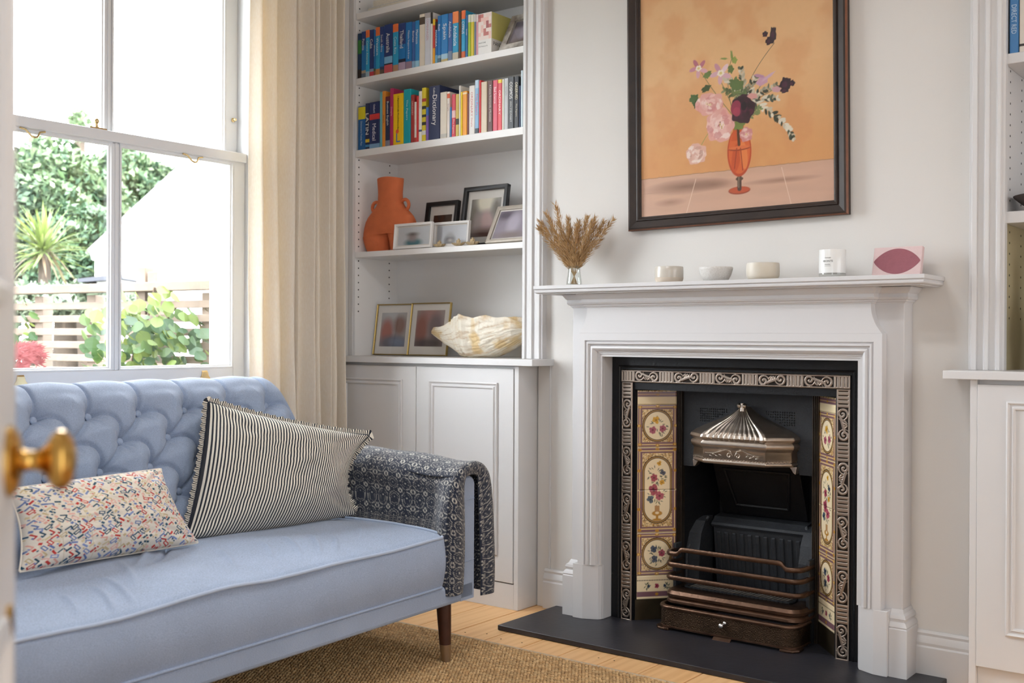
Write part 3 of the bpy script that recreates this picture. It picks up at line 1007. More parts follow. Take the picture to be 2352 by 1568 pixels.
# ------------------------------------------------------------------ curtain
M_CURT = bpy.data.materials.new('linen_curtain')
M_CURT.use_nodes = True
_N, _L = M_CURT.node_tree.nodes, M_CURT.node_tree.links
_b = _N['Principled BSDF']; _b.inputs['Roughness'].default_value = .9
_tc = _N.new('ShaderNodeTexCoord'); _n = _N.new('ShaderNodeTexNoise'); _n.inputs['Scale'].default_value = 260; _n.inputs['Detail'].default_value = 3
_mp = _N.new('ShaderNodeMapping'); _mp.inputs['Scale'].default_value = (1, 1, .25); _L.new(_tc.outputs['Object'], _mp.inputs[0]); _L.new(_mp.outputs[0], _n.inputs['Vector'])
_cr = _N.new('ShaderNodeValToRGB'); _cr.color_ramp.elements[0].color = (*lin('f4ecdf'), 1); _cr.color_ramp.elements[1].color = (*lin('fcf8f0'), 1)
_cr.color_ramp.elements[0].position = .3; _cr.color_ramp.elements[1].position = .7
_L.new(_n.outputs['Fac'], _cr.inputs[0]); _L.new(_cr.outputs[0], _b.inputs['Base Color'])
_t = _N.new('ShaderNodeBsdfTranslucent'); _t.inputs[0].default_value = (*lin('f3e6cc'), 1)
_mx = _N.new('ShaderNodeMixShader'); _mx.inputs[0].default_value = .33
_L.new(_b.outputs[0], _mx.inputs[1]); _L.new(_t.outputs[0], _mx.inputs[2]); _L.new(_mx.outputs[0], _N['Material Output'].inputs[0])
curt = thing('curtain', 'cream linen curtain hanging in loose folds beside the window', 'curtain', (-1.70, -.40, .01))
ns, nz = 520, 110
s = np.linspace(0, 1, ns)[:, None]; z = np.linspace(.012, 2.66, nz)[None, :]
low = sstep(2.6, .3, z)
# irregular folds: centre (share of the drop), half width, depth
xf = np.zeros((ns, nz))
for (c_, w_, d_, dr) in ((.05, .035, .060, .00), (.165, .045, .085, .02), (.262, .022, -.05, .025), (.355, .038, .090, .03), (.462, .026, .060, .01), (.55, .032, .085, .012), (.65, .024, .070, .0), (.735, .028, .085, -.004), (.83, .026, .065, -.006), (.935, .034, .075, .0)):
    cz = c_ + dr * low * np.sin(z * .9 + c_ * 9) + .004 * np.sin(z * 2.3 + c_ * 20)
    wz = w_ * (1 + .25 * low * np.sin(c_ * 31 + z))
    xf = xf + d_ * (.75 + .25 * low) * np.exp(-((s - cz) / wz) ** 2)
xf = xf + .004 * np.sin(s * 60 + z * 3) + .003 * np.sin(z * 9 + s * 23) * low
yc_ = -.645 + .49 * s + .010 * np.sin(z * 1.3 + 2) * (1 - s) - .012 * low * (1 - s) + .010 * np.sin(s * 38)
xc_ = -1.755 + xf
gridobj('cloth', np.stack(np.broadcast_arrays(xc_, yc_, z), -1), M_CURT, curt, solid=.0015)
obj('heading_tape', MB().box(-1.735, -1.665, -.64, -.15, 2.655, 2.672), mat('cream_linen', 'e5dccd', .9), curt)
rod = thing('curtain_rod', 'slim brass curtain rod above the cream curtain', 'curtain rod', (-1.70, -1.1, 2.70))
obj('rod', MB().tube([(-1.70, -2.2, 2.70), (-1.70, -.10, 2.70)], .012, 16), M_BRASS, rod, smooth=60)
obj('bracket', MB().tube([(-1.70, -.3, 2.70), (-1.85, -.3, 2.70)], .007, 10), M_BRASS, rod, smooth=60)

# ------------------------------------------------------------------ rug
M_RUG = mat('jute', '8a6a46', .95, var=1, vscale=70, c2='74583a', bump=.5, bscale=300)
M_RUGE = mat('rug_binding', 'cbb79d', .95, bump=.4, bscale=300)
rug = thing('rug', 'brown woven jute rug with looped texture under the sofa', 'rug', (0, -1.5, 0))
RX0, RX1, RY0, RY1 = -1.45, 2.3, -2.9, -.535
obj('backing', MB().box(RX0, RX1, RY0, RY1, .0008, .004), M_RUG, rug)
kx_, ky_ = .0125, .0095
gx = np.arange(-1.05, 1.15, kx_); gy = np.arange(-1.50, RY1 - .004, ky_)
GX, GY = np.meshgrid(gx, gy, indexing='ij')
GX = GX + (np.arange(len(gy)) % 2)[None, :] * kx_ / 2
r2 = np.random.RandomState(5)
GX = GX + r2.uniform(-.0014, .0014, GX.shape); GY = GY + r2.uniform(-.0010, .0010, GY.shape)
cx, cy = GX.ravel(), GY.ravel()
nk = len(cx)
tilt = r2.uniform(-.5, .5, nk) + .35 * np.where((np.arange(nk) % 2) == 0, 1, -1)
hgt = r2.uniform(.0045, .0068, nk)
base8 = [(math.cos(q * PI / 3), math.sin(q * PI / 3)) for q in range(6)]
Vk = []
for rr2, hh in ((1.0, 0.0), (.72, .75)):
    for (c_, s_) in base8:
        ex, ey = c_ * .0074 * rr2, s_ * .0046 * rr2
        Vk.append(np.stack([cx + ex * np.cos(tilt) - ey * np.sin(tilt), cy + ex * np.sin(tilt) + ey * np.cos(tilt), .003 + hh * hgt], 1))
Vk.append(np.stack([cx, cy, .003 + hgt], 1))
Vk = np.stack(Vk, 1)                      # nk, 13, 3
fk = []
for q in range(6):
    fk += [(q, (q + 1) % 6, 6 + (q + 1) % 6), (q, 6 + (q + 1) % 6, 6 + q), (6 + q, 6 + (q + 1) % 6, 12)]
Fk = (np.arange(nk)[:, None, None] * 13 + np.array(fk)[None]).reshape(-1, 3)
ck = r2.uniform(0, 1, nk)[:, None]
cc1 = np.array(lin('c29a6a')) * (1 - ck) + np.array(lin('dcba8a')) * ck
cc1 *= r2.uniform(.72, 1.08, nk)[:, None]
meshnp('knots', Vk.reshape(-1, 3), Fk, mat('jute_knots', attr=True, rough=.9), rug, col=np.repeat(cc1, 13, 0), kind='stuff')
obj('binding', MB().tube([(x, RY1, .0045) for x in np.arange(RX0, RX1, .05)], .0048, 6), M_RUGE, rug, smooth=80)
# ------------------------------------------------------------------ writing used on things
make_texts(['Panama', 'Central America', 'Cuba', 'Western', 'South Africa', 'Australia', 'Costa Rica', 'Thailand', 'Malaysia, Singapore & Brunei', 'Borneo', 'Morocco', 'COPENHAGEN', 'MADEIRA', 'Spain', 'Andalucía', 'CYPRUS', 'Bali',
            'PANTONE', '100 Postcards', 'PANTO', 'Diccionario Pocket Plus', 'LATIN', 'Oxford', 'Medical', 'Business English', 'Langenscheidts Großwörterbuch', 'Deutsch als Fremdsprache', 'L', 'Collins', 'Dictionary', 'COSMOS', 'IAN STEWART', 'CALCULATING THE', 'Bad Science', 'A Concise Encyclopedia of Economics', 'OBSERVED',
            'THE MODERN LIBRARY', 'DIRECT RED', 'waves', 'BRONTE', 'VENTURE', 'lavender', 'scented candle', 'ORDINARY', 'The Papers', 'Simple'])

# ------------------------------------------------------------------ alcove cupboards and bookcases
def panel_door(name, x0, x1, yf, z0, z1, m0, m1, mz0, mz1, par):
    d = obj(name, MB().box(x0, x1, yf, yf + .02, z0, z1), M_WHITE, par, bev=.0015)
    obj('panel_moulding', MB().sweep([(m0, yf, mz0), (m1, yf, mz0), (m1, yf, mz1), (m0, yf, mz1)],
        [(0, -.002), (0, .005), (.004, .0075), (.008, .005), (.010, .002), (.014, .002), (.018, .006), (.022, .005), (.026, -.002)], (0, -1, 0), closed=True), M_WHITE, d, smooth=25)
    return d

def pilaster(x0, x1, yf, z0, z1, par, flip=False):
    n = 3
    w = (x1 - x0)
    pts = []
    seq = [(0, 0), (.10, 0), (.10, .010), (.20, .010), (.24, .004), (.42, .004), (.42, .012), (.54, .012), (.58, .004), (.76, .004), (.76, .013), (.90, .013), (.93, .006), (1.0, .006)]
    if flip:
        seq = [(1 - a, b) for a, b in reversed(seq)]
    for a, b in seq:
        pts.append((x0 + a * w, yf - b))
    pts += [(x1, yf + .03), (x0, yf + .03)]
    return obj('pilaster', MB().prism(pts, 'z', z0, z1), M_WHITE, par, bev=.0012)

def pins(par, xf, nx, ys, z0, z1):
    h = MB()
    for y in ys:
        z = z0
        while z < z1:
            h.lathe([(.0034, 0), (.0034, .0006 * nx), (0, .0006 * nx)], (xf, y, z), 8, 'x')
            z += .032
    o = obj('shelf_pin_holes', h, M_DARK, par)
    o['kind'] = 'stuff'
    return o

# left
cab = thing('alcove_cupboard', 'white panelled double-door cupboard below the bookshelves left of fireplace', 'cupboard', (-1.34, .1, 0))
obj('carcass', MB().box(-1.848, -.847, -.099, .282, .096, .927), M_WHITE, cab)
obj('plinth', MB().box(-1.848, -.847, -.117, .282, .0, .0955), M_WHITE, cab)
obj('side_panel', MB().box(-.846, -.826, -.118, .282, 0, .928), M_WHITE, cab, bev=.001)
panel_door('door', -1.846, -1.3515, -.120, .10, .917, -1.775, -1.425, .2, .862, cab)
panel_door('door', -1.3485, -.850, -.120, .10, .917, -1.277, -.925, .2, .862, cab)
tag(obj('alcove_worktop', MB().box(-1.848, -.747, -.14, .282, .929, .9545), M_WHITE, bev=.002), 'white painted shelf top over the cupboard left of the fireplace', 'shelf top')
bc = thing('bookcase', 'white built-in bookcase with rows of books beside the curtain', 'bookcase', (-1.34, .1, .9545))
Z0, Z1 = .9545, 2.84
obj('back_panel', MB().box(-1.848, -.84, .272, .282, Z0, Z1), M_BOOKW, bc)
sl = obj('side_panel', MB().box(-1.848, -1.83, -.006, .272, Z0, Z1), M_BOOKW, bc)
sr = obj('side_panel', MB().box(-.865, -.845, -.006, .272, Z0, Z1), M_BOOKW, bc)
pins(sl, -1.83, 1, (.022, .218), 1.15, 2.8)
obj('stile', MB().box(-1.848, -1.822, -.022, -.006, Z0, Z1), M_WHITE, bc, bev=.002)
pilaster(-.885, -.782, -.022, Z0, Z1, bc)
for zt, th_ in ((2.466, .027), (2.178, .027), (1.861, .030), (1.411, .024)):
    obj('shelf', MB().box(-1.8295, -.866, -.004, .2715, zt - th_, zt), M_BOOKW, bc, bev=.0015)

# right
cabr = thing('alcove_cupboard', 'white panelled cupboard at the right edge beyond the fireplace', 'cupboard', (1.5, .1, 0))
obj('carcass', MB().box(.826, 2.2, -.099, .282, .0, .921), M_WHITE, cabr)
obj('side_panel', MB().box(.806, .8255, -.118, .282, 0, .9215), M_WHITE, cabr, bev=.001)
panel_door('door', .826, 1.50, -.120, .10, .908, .905, 1.42, .2, .862, cabr)
panel_door('door', 1.504, 2.19, -.120, .10, .908, 1.58, 2.1, .2, .862, cabr)
tag(obj('alcove_worktop', MB().box(.735, 2.2, -.14, .282, .922, .9465), M_WHITE, bev=.002), 'white painted shelf top over the cupboard at the right edge', 'shelf top')
bcr = thing('bookcase', 'white built-in shelving at the right edge with fluted upright', 'bookcase', (1.5, .1, .9465))
M_CAST = mat('vase_green_cast', 'b3a888', .6, var=.05)  # niche panels tinted olive in place of light coming through the green vase
obj('back_panel', MB().box(.85, 2.2, .272, .282, 1.40, Z1), M_WHITE, bcr)
obj('back_panel', MB().box(.85, 2.2, .272, .282, .9465, 1.40), M_CAST, bcr)
srp = obj('side_panel', MB().box(.85, .868, -.006, .272, 1.385, Z1), M_WHITE, bcr)
srl = obj('side_panel', MB().box(.85, .868, -.006, .272, .9465, 1.385), M_CAST, bcr)
obj('side_panel', MB().box(2.18, 2.2, -.006, .272, .9465, Z1), M_WHITE, bcr)
pins(srp, .868, 1, (.06, .20), 1.45, 2.8)
pins(srl, .868, 1, (.06, .20), 1.10, 1.38)
pilaster(.776, .874, -.022, .9465, Z1, bcr, True)
for zt, th_ in ((2.35, .03), (1.872, .03), (1.411, .034)):
    obj('shelf', MB().box(.8685, 2.18, -.004, .2715, zt - th_, zt), M_WHITE, bcr, bev=.0015)

# ------------------------------------------------------------------ books
M_PAGES = mat('book_pages', 'e9e2d2', .9, var=.15, vscale=200)
def cmat(hexc):
    return mat('cover_' + hexc, hexc, .45, var=.06, vscale=30)
def book(label, x, w, h, z, col, bands=(), texts=(), depth=.135, y=.004, lean=0.0, group='books', cat='book', name='book'):
    """bands: (z0, z1, colour) as share of height; texts: (string, centre share, length share, width share, colour)"""
    t = thing(name, label, cat, (x + w / 2, y, z), 0, group)
    w_ = w - .0008
    hw = w_ / 2
    c = MB()
    r = min(.003, hw * .6)
    c.prism([(-hw, r), (-hw + r * .3, r * .3), (-hw + r, 0), (hw - r, 0), (hw - r * .3, r * .3), (hw, r), (hw, depth), (hw - .0012, depth), (hw - .0012, .004), (-hw + .0012, .004), (-hw + .0012, depth), (-hw, depth)], 'z', 0, h)
    cv_ = obj('cover', c, cmat(col), t, world=False)
    obj('pages', MB().box(-hw + .0013, hw - .0013, .0041, depth - .002, .001, h - .002), M_PAGES, t, world=False)
    for (a, b, cc) in bands:
        obj('spine_band', MB().prism([(-hw - .0002, r + .001), (-hw + r * .25, r * .22), (-hw + r, -.0003), (hw - r, -.0003), (hw - r * .25, r * .22), (hw + .0002, r + .001)], 'z', a * h + (.0003 if a == 0 else 0), b * h - (.0002 if b >= 1 else 0)), cmat(cc), cv_, world=False)
    for (s, cz, ln, wd_, cc) in texts:
        if s in TXT:
            obj('title', text_mb(s, ln * h, wd_ * w, (0, 0, -1), (1, 0, 0), (0, -.0006, cz * h)), cmat(cc), cv_, world=False)
    return t
Wt, OR, CY, NV, BL, MB_ = 'f1f1ee', 'e8743c', '2f9fcb', '2c3f78', '2273b5', '3a5f9e'
G1 = 'books on the upper book shelf'
zA = 2.178
pic = lambda a, b: ((0, .10, a), (.10, .16, b))
R1 = [
 (-1.8235, .0225, .200, '1f3f63', ((.55, .85, '3f8a3c'), (0, .2, '3a2c26')), (), 'dark blue and green paperback, first book on the upper book shelf'),
 (-1.800, .026, .204, BL, ((.7, 1, NV),) + pic('6b7686', 'b9a48a'), (('Panama', .72, .24, .5, Wt),), 'blue travel guide titled Panama, second book on the upper shelf'),
 (-1.774, .024, .207, CY, ((.84, 1, OR), (0, .12, '9fb8c4')), (('Central America', .52, .5, .45, 'd6efe0'),), 'light blue guide with orange top between Panama and Cuba guides'),
 (-1.750, .025, .204, NV, pic('c9414a', '8fa0b8'), (('Cuba', .7, .2, .62, Wt),), 'dark blue travel guide titled Cuba on the upper book shelf'),
 (-1.7245, .011, .200, BL, pic('a05a3c', '49623a'), (('Western', .55, .35, .6, Wt),), 'thin blue guide just right of the Cuba travel guide'),
 (-1.713, .0255, .209, CY, ((.82, 1, OR), (0, .13, 'c28450')), (('Western', .6, .36, .5, Wt),), 'light blue guide with orange top left of South Africa guide'),
 (-1.687, .0255, .207, BL, ((.6, 1, NV),) + pic('6d5a4c', '3b4a6b'), (('South Africa', .65, .36, .42, Wt),), 'blue travel guide titled South Africa on the upper book shelf'),
 (-1.661, .0485, .211, NV, ((.2, .34, '7fb6dc'), (0, .17, 'cf5b62'), (.17, .2, '262a3c')), (('Australia', .62, .40, .5, Wt),), 'thick dark blue travel guide titled Australia with pink foot'),
 (-1.610, .033, .205, CY, ((.83, 1, OR), (0, .14, 'b58a6a')), (('Costa Rica', .55, .36, .45, 'cdeae6'),), 'light blue guide with orange top between Australia and Thailand guides'),
 (-1.576, .041, .202, BL, ((.55, 1, NV), (.17, .24, '20263c'), (0, .17, 'b9a2b8')), (('Thailand', .66, .38, .58, Wt),), 'thick blue travel guide titled Thailand on the upper book shelf'),
 (-1.534, .036, .199, BL, ((0, .16, '9a7f90'),), (('Malaysia, Singapore & Brunei', .52, .6, .32, Wt),), 'blue Malaysia and Singapore travel guide right of the Thailand guide'),
 (-1.498, .019, .196, MB_, ((0, .15, '8fb2cf'),), (('Borneo', .68, .24, .55, Wt),), 'slim blue travel guide titled Borneo on the upper book shelf'),
 (-1.479, .0235, .198, '2f84bd', ((0, .14, '9ccbe0'),), (('Morocco', .65, .30, .55, Wt),), 'blue travel guide titled Morocco beside the cream spined book'),
 (-1.455, .031, .220, 'e6dccb', ((.80, .94, '54473c'),), (), 'cream spined book with dark emblem right of the Morocco guide'),
 (-1.424, .032, .220, 'd9dce4', ((.9, 1, 'b9b4b4'),), (('COPENHAGEN', .68, .4, .4, 'c99aa6'),), 'pale grey book with pink lettering on the upper book shelf'),
 (-1.392, .012, .218, 'eceae6', ((.78, 1, '2b2826'),), (), 'thin white book with black top on the upper book shelf'),
 (-1.380, .014, .188, 'c7402f', ((.86, 1, 'e9c22e'), (0, .35, 'e3a52f')), (), 'thin red and yellow book on the upper book shelf'),
 (-1.366, .0135, .174, '2a6fb0', ((.8, 1, '2b2b33'), (0, .2, '79b4cf')), (('MADEIRA', .6, .4, .6, Wt),), 'thin blue booklet titled Madeira on the upper book shelf'),
 (-1.353, .020, .196, BL, pic('58707c', '8fb0c0'), (('Bali', .75, .2, .5, Wt),), 'narrow blue travel guide just left of the Spain guide'),
 (-1.333, .038, .197, '2a7fc0', ((0, .06, 'c8b37a'), (.06, .17, 'a9cfe4')), (('Spain', .64, .33, .62, Wt),), 'wide blue travel guide titled Spain with large white letters'),
 (-1.295, .024, .196, MB_, ((0, .2, '7788a0'),), (('Andalucía', .66, .34, .5, Wt),), 'narrow blue Andalucía guide right of the Spain guide'),
 (-1.271, .033, .198, CY, ((.76, 1, 'ee8a4f'), (0, .15, 'c9c2ae')), (('Andalucía', .5, .42, .6, Wt),), 'light blue Andalucía guide with orange top'),
 (-1.238, .0145, .192, '5d3a24', (), (), 'dark brown spotted book right of the Andalucía guides'),
 (-1.223, .021, .195, CY, ((.82, 1, OR), (0, .14, 'd06a3c')), (('CYPRUS', .64, .26, .6, Wt),), 'light blue guide with orange top left of the thin coloured booklets'),
 (-1.201, .013, .172, '2a6ea8', (), (('Simple', .6, .3, .5, Wt),), 'thin blue booklet on the upper book shelf'),
 (-1.188, .015, .172, '9fbf3f', ((.82, 1, 'dfe5d6'),), (), 'thin lime green booklet on the upper book shelf'),
 (-1.173, .018, .170, 'd9c83c', ((.82, 1, 'e5e5d8'),), (), 'thin yellow booklet on the upper book shelf'),
 (-1.155, .010, .168, '76879c', ((.82, 1, 'e3e3e3'),), (), 'thin slate grey booklet on the upper book shelf'),
 (-1.145, .011, .166, 'e6a9b4', ((.82, 1, 'efe3e3'),), (), 'thin pink booklet beside the postcard box'),
]
for (x, w, h, c, bn, tx, lb) in R1:
    book(lb, x, w, h, zA, c, bn, tx, depth=.128 if h < .215 else .165, group=G1)

G2 = 'books on the lower book shelf'
zB = 1.861
R2 = [
 (-1.819, .0445, .194, '1d5f9b', ((.70, .98, 'e3d21e'),), (('Diccionario Pocket Plus', .38, .55, .5, 'cfe0ee'),), 'blue pocket dictionary with yellow top at the left of the lower shelf'),
 (-1.774, .0255, .202, '232a4b', ((.05, .1, '3f86b8'), (.15, .22, 'd9b52a')), (('LATIN', .55, .46, .7, 'f0ede4'),), 'navy book titled Latin in large white letters'),
 (-1.749, .062, .203, '27325e', ((.62, .74, 'cf3a38'), (0, .1, '7fa3c4')), (('Oxford', .86, .18, .28, 'e7e3ea'), ('Medical', .35, .36, .4, 'e7e3ea')), 'navy medical book with a red band on its spine'),
 (-1.686, .0145, .241, '69aeb5', (), (), 'pale teal book left of the orange book on lower shelf'),
 (-1.671, .019, .242, 'dd8f35', (), (('Simple', .5, .5, .45, '5a3a1c'),), 'orange spined book left of the business English book'),
 (-1.652, .0275, .216, '26304f', ((0, .12, '8a8a96'), (.9, 1, '6d2f3a')), (('Business English', .66, .48, .5, 'f2f0ea'),), 'navy business English book beside the magenta book'),
 (-1.625, .020, .248, 'b2305e', (), (('Simple', .6, .3, .5, 'e7b7c6'),), 'magenta book left of the big yellow dictionary'),
 (-1.605, .0595, .220, 'f0c414', (), (('Langenscheidts Großwörterbuch', .6, .7, .16, '2b2a22'), ('Deutsch als Fremdsprache', .6, .62, .16, '2b2a22')), 'thick yellow German dictionary with a large blue letter L'),
 (-1.544, .041, .232, '18a0ab', (), (('The Papers', .62, .45, .3, 'd8f2f0'),), 'turquoise book right of the yellow German dictionary'),
 (-1.502, .020, .204, 'a23734', (), (('ORDINARY', .72, .3, .4, 'e8c3b8'),), 'dark red book right of the turquoise book'),
 (-1.482, .012, .172, 'ece5dd', ((0, .12, 'b84038'),), (('Simple', .5, .4, .5, 'b84038'),), 'short thin white and red book on the lower shelf'),
 (-1.470, .013, .195, 'c8302f', (), (), 'thin bright red book on the lower shelf'),
 (-1.457, .018, .213, 'eeeae2', ((.2, .24, '3b4a6b'),), (('ORDINARY', .78, .25, .4, 'b5a79a'),), 'white book left of the yellow and black patterned book'),
 (-1.439, .023, .225, 'd6c22e', ((.3, .36, '2a2a26'), (.45, .5, '2a2a26'), (.6, .66, '2a2a26'), (.74, .8, 'a32f2a'), (.12, .2, 'dcdad2')), (), 'yellow and black patterned book left of the Dictionary'),
 (-1.416, .016, .141, '7a5aa6', ((.75, 1, '3f6fb5'),), (), 'short purple and blue book tucked beside the Dictionary'),
 (-1.400, .0625, .225, '262f52', (), (('Dictionary', .55, .56, .5, 'f3f1ec'), ('Collins', .9, .13, .28, 'f3f1ec')), 'thick navy Dictionary in the middle of the lower shelf'),
 (-1.336, .0365, .192, 'e8dfcf', ((.02, .1, 'c9c6bd'),), (), 'cream book right of the thick navy Dictionary'),
 (-1.299, .0155, .190, 'efe6dd', ((.86, .96, 'd9623c'),), (('Simple', .66, .3, .5, '8a4a3c'),), 'white book with an orange dot at its top'),
 (-1.283, .010, .125, '3f82b8', (), (), 'short thin blue book on the lower shelf'),
 (-1.273, .021, .176, 'd2485a', ((.45, .62, 'f0c7c9'),), (('The Papers', .25, .34, .45, 'f5dfe0'),), 'coral pink book with a pale patch on its spine'),
 (-1.252, .018, .174, 'cdb45c', ((.28, .42, '33301f'),), (), 'mustard book with a dark motif on the lower shelf'),
 (-1.234, .0085, .207, 'eceae4', (), (), 'tall thin white book on the lower shelf'),
 (-1.2255, .0105, .180, 'e7c928', (), (), 'thin yellow book beside the orange yellow book'),
 (-1.215, .025, .181, 'eea02e', ((.93, .97, 'f4d9a8'),), (), 'orange yellow book near the middle of the lower shelf'),
 (-1.190, .010, .170, '7d4a4f', (), (), 'thin plum brown book on the lower shelf'),
 (-1.180, .031, .198, 'ece8e3', (), (('ORDINARY', .62, .5, .35, 'cf6f68'), ('Simple', .25, .3, .3, 'cf6f68')), 'white book with pale red lettering on the lower shelf'),
 (-1.149, .021, .217, '8fb9dd', ((.0, .1, '37404a'), (.85, 1, 'b9d4ea')), (('The Papers', .55, .4, .6, 'c9587c'),), 'light blue book with pink lettering on the lower shelf'),
 (-1.128, .011, .214, 'd5343a', (), (), 'thin red book right of the light blue book'),
 (-1.117, .031, .205, 'dacbb2', (), (), 'beige worn book right of the thin red book'),
 (-1.083, .027, .205, '5d3a36', (), (('A Concise Encyclopedia of Economics', .56, .72, .42, 'e2d4c6'),), 'dark brown economics book on the lower shelf'),
 (-1.056, .025, .204, 'd9586c', (), (('Bad Science', .7, .32, .5, 'f7dfe2'),), 'coral book titled Bad Science on the lower shelf'),
 (-1.031, .021, .203, 'e2565f', ((.93, 1, 'f0d047'),), (('ORDINARY', .55, .5, .45, 'f6e0dd'),), 'red pink book with a yellow top on the lower shelf'),
 (-1.010, .012, .202, 'dfe3d8', (), (), 'thin off-white book on the lower shelf'),
 (-0.998, .020, .203, 'c3c6ca', (), (('Simple', .75, .2, .45, '8a8d92'),), 'light grey book left of the Cosmos book'),
 (-0.978, .0285, .205, '46494e', (), (('COSMOS', .74, .32, .5, 'f0f0ee'), ('IAN STEWART', .33, .4, .28, 'd2d2d0'), ('CALCULATING THE', .8, .24, .16, 'd2d2d0')), 'dark grey book titled Cosmos on the lower shelf'),
 (-0.949, .024, .203, '23242a', (), (('OBSERVED', .72, .34, .5, 'ddd5b8'), ('The Papers', .35, .3, .3, 'ddd5b8')), 'black book with cream lettering right of the Cosmos book'),
 (-0.925, .0085, .165, '27385c', (), (), 'thin navy book near the right end of the lower shelf'),
 (-0.9165, .0115, .223, 'cfe2ea', (), (), 'tall pale blue book near the right end of the lower shelf'),
 (-0.9045, .0115, .213, 'e9e4df', ((.86, .95, 'c9333a'), (0, .5, 'e9e4df')), (('THE MODERN LIBRARY', .45, .7, .6, 'c9333a'),), 'white book with red lettering, last on the lower shelf'),
]
bkL = None
for (x, w, h, c, bn, tx, lb) in R2:
    t = book(lb, x, w, h, zB, c, bn, tx, depth=.13 if h < .215 else .17, group=G2)
    if 'letter L' in lb:
        bkL = t
obj('emblem', text_mb('L', None, .040, (1, 0, 0), (0, 0, 1), (.002, -.0007, .032)), cmat('2f6fb8'), bkL, world=False)
obj('emblem_dot', MB().lathe([(.0, -.0002), (.009, -.0002), (.009, -.0008), (0, -.0008)], (-.004, 0, .058), 16, 'y'), cmat('dd5a3a'), bkL, world=False)

# postcard box
bx = thing('postcard_box', 'white box of colour swatch postcards with yellow side on the upper shelf', 'box', (-1.0985, .004, zA))
obj('carton', MB().box(-.0345, .0345, 0, .16, 0, .165), mat('white_card', 'efedea', .5), bx, world=False, bev=.001)
ck_ = ['e9b5b0', 'e7a79f', 'f1cbc3', 'd98f87', 'e4c2bb', 'f0d9d2', 'dca39b', 'c77d78', 'b06a6c', 'f4e4de']
k = 0
sw_par = None
r3 = random.Random(3)
for i in range(5):
    for j in range(7):
        o = obj('swatch', MB().box(-.0335 + i * .0134, -.0335 + (i + 1) * .0134, -.0003, 0, .058 + j * .0148, .058 + (j + 1) * .0148), mat('sw_' + ck_[0 if 0 else (r3.randrange(10))], ck_[r3.randrange(10)], .5), bx, world=False)
obj('side_swatch', MB().box(.0345, .0348, .002, .158, .058, .164), mat('swatch_yellow', 'd8d07c', .5), bx, world=False)
obj('lettering', text_mb('PANTONE', .036, None, (1, 0, 0), (0, 0, 1), (-.013, -.0006, .046)), cmat('2b2a28'), bx, world=False)
obj('lettering', text_mb('100 Postcards', .046, None, (1, 0, 0), (0, 0, 1), (-.008, -.0006, .032)), cmat('8a8784'), bx, world=False)
obj('lettering', text_mb('PANTONE', .10, None, (0, 1, 0), (0, 0, 1), (.0352, .062, .040)), cmat('2b2a28'), bx, world=False)
# magazines lying on the top shelf
for i, (x0, x1, y0, z0, th_, c, lb) in enumerate(((-1.76, -1.43, .0, 2.466, .012, 'd5d7d8', 'grey magazine lying flat on the topmost shelf'), (-1.73, -1.45, .004, 2.478, .028, 'ece9e2', 'white magazine lying on top of the grey one on the topmost shelf'))):
    t = thing('magazine', lb, 'magazine', ((x0 + x1) / 2, .1, z0))
    obj('cover', MB().box(x0, x1, y0, .22, z0, z0 + .0015).box(x0, x1, y0, .22, z0 + th_ - .0015, z0 + th_).box(x0, x0 + .0015, y0, .22, z0, z0 + th_), cmat(c), t)
    obj('pages', MB().box(x0 + .002, x1 - .002, y0 + .002, .218, z0 + .0016, z0 + th_ - .0016), M_PAGES, t)

# ------------------------------------------------------------------ picture frames on the shelves
def photo_canvas(kind, n=56, m=56):
    X, Y = np.meshgrid(np.linspace(0, 1, n), np.linspace(0, 1, m), indexing='ij')
    soft = .16
    if kind == 'man':
        c = Canvas(X, Y, 'cfd3d8', soft)
        c.ell(.50, .12, .26, .22, '3f7683'); c.ell(.47, .42, .15, .22, '9c8f90'); c.ell(.47, .6, .14, .08, '55504e')
    elif kind == 'dog':
        c = Canvas(X, Y, 'c6c9cf', soft)
        c.ell(.45, .22, .15, .22, '2f2d33'); c.ell(.46, .18, .06, .07, 'd9d4d2'); c.ell(.45, .48, .1, .14, 'a9a9ae')
    elif kind == 'dark':
        c = Canvas(X, Y, '3a2c28', .05)
        c.ell(.3, .1, .22, .25, 'e5dcd6'); c.ell(.6, .05, .15, .2, 'd5c8c0')
    elif kind == 'group':
        c = Canvas(X, Y, '8e8a84', soft)
        c.ell(.5, .92, .35, .25, 'e2dcc9'); c.ell(.12, .5, .12, .4, '6d675f'); c.ell(.55, .35, .25, .32, 'b89a98'); c.ell(.25, .3, .15, .3, '9f908d'); c.ell(.6, .1, .5, .14, '6a4f4a'); c.ell(.85, .75, .15, .25, '746e66')
    elif kind == 'lilac':
        c = Canvas(X, Y, '9a92a0', soft)
        c.ell(.2, .85, .25, .15, '5f5968'); c.ell(.55, .55, .2, .35, 'b9b2c0'); c.ell(.6, .1, .5, .12, '857a78')
    elif kind == 'couple':
        c = Canvas(X, Y, 'a9a3a2', soft)
        c.ell(.5, .95, .5, .14, 'bfc0c0'); c.ell(.25, .4, .24, .4, 'a8665a'); c.ell(.74, .62, .22, .28, '8f6f66'); c.ell(.5, .1, .5, .22, '6a6470'); c.ell(.75, .12, .3, .15, '7f8aa0')
    else:
        c = Canvas(X, Y, 'a89a97', soft)
        c.ell(.5, .85, .3, .2, 'b08a86'); c.ell(.2, .45, .22, .45, '9b6a62'); c.ell(.7, .5, .25, .4, '7f7276'); c.ell(.5, .08, .6, .15, '5f5558')
    return X, Y, c.C
M_PRINT = mat('photo_print', attr=True, rough=.35)
M_MOUNT = mat('mount_board', 'e8e4de', .9)
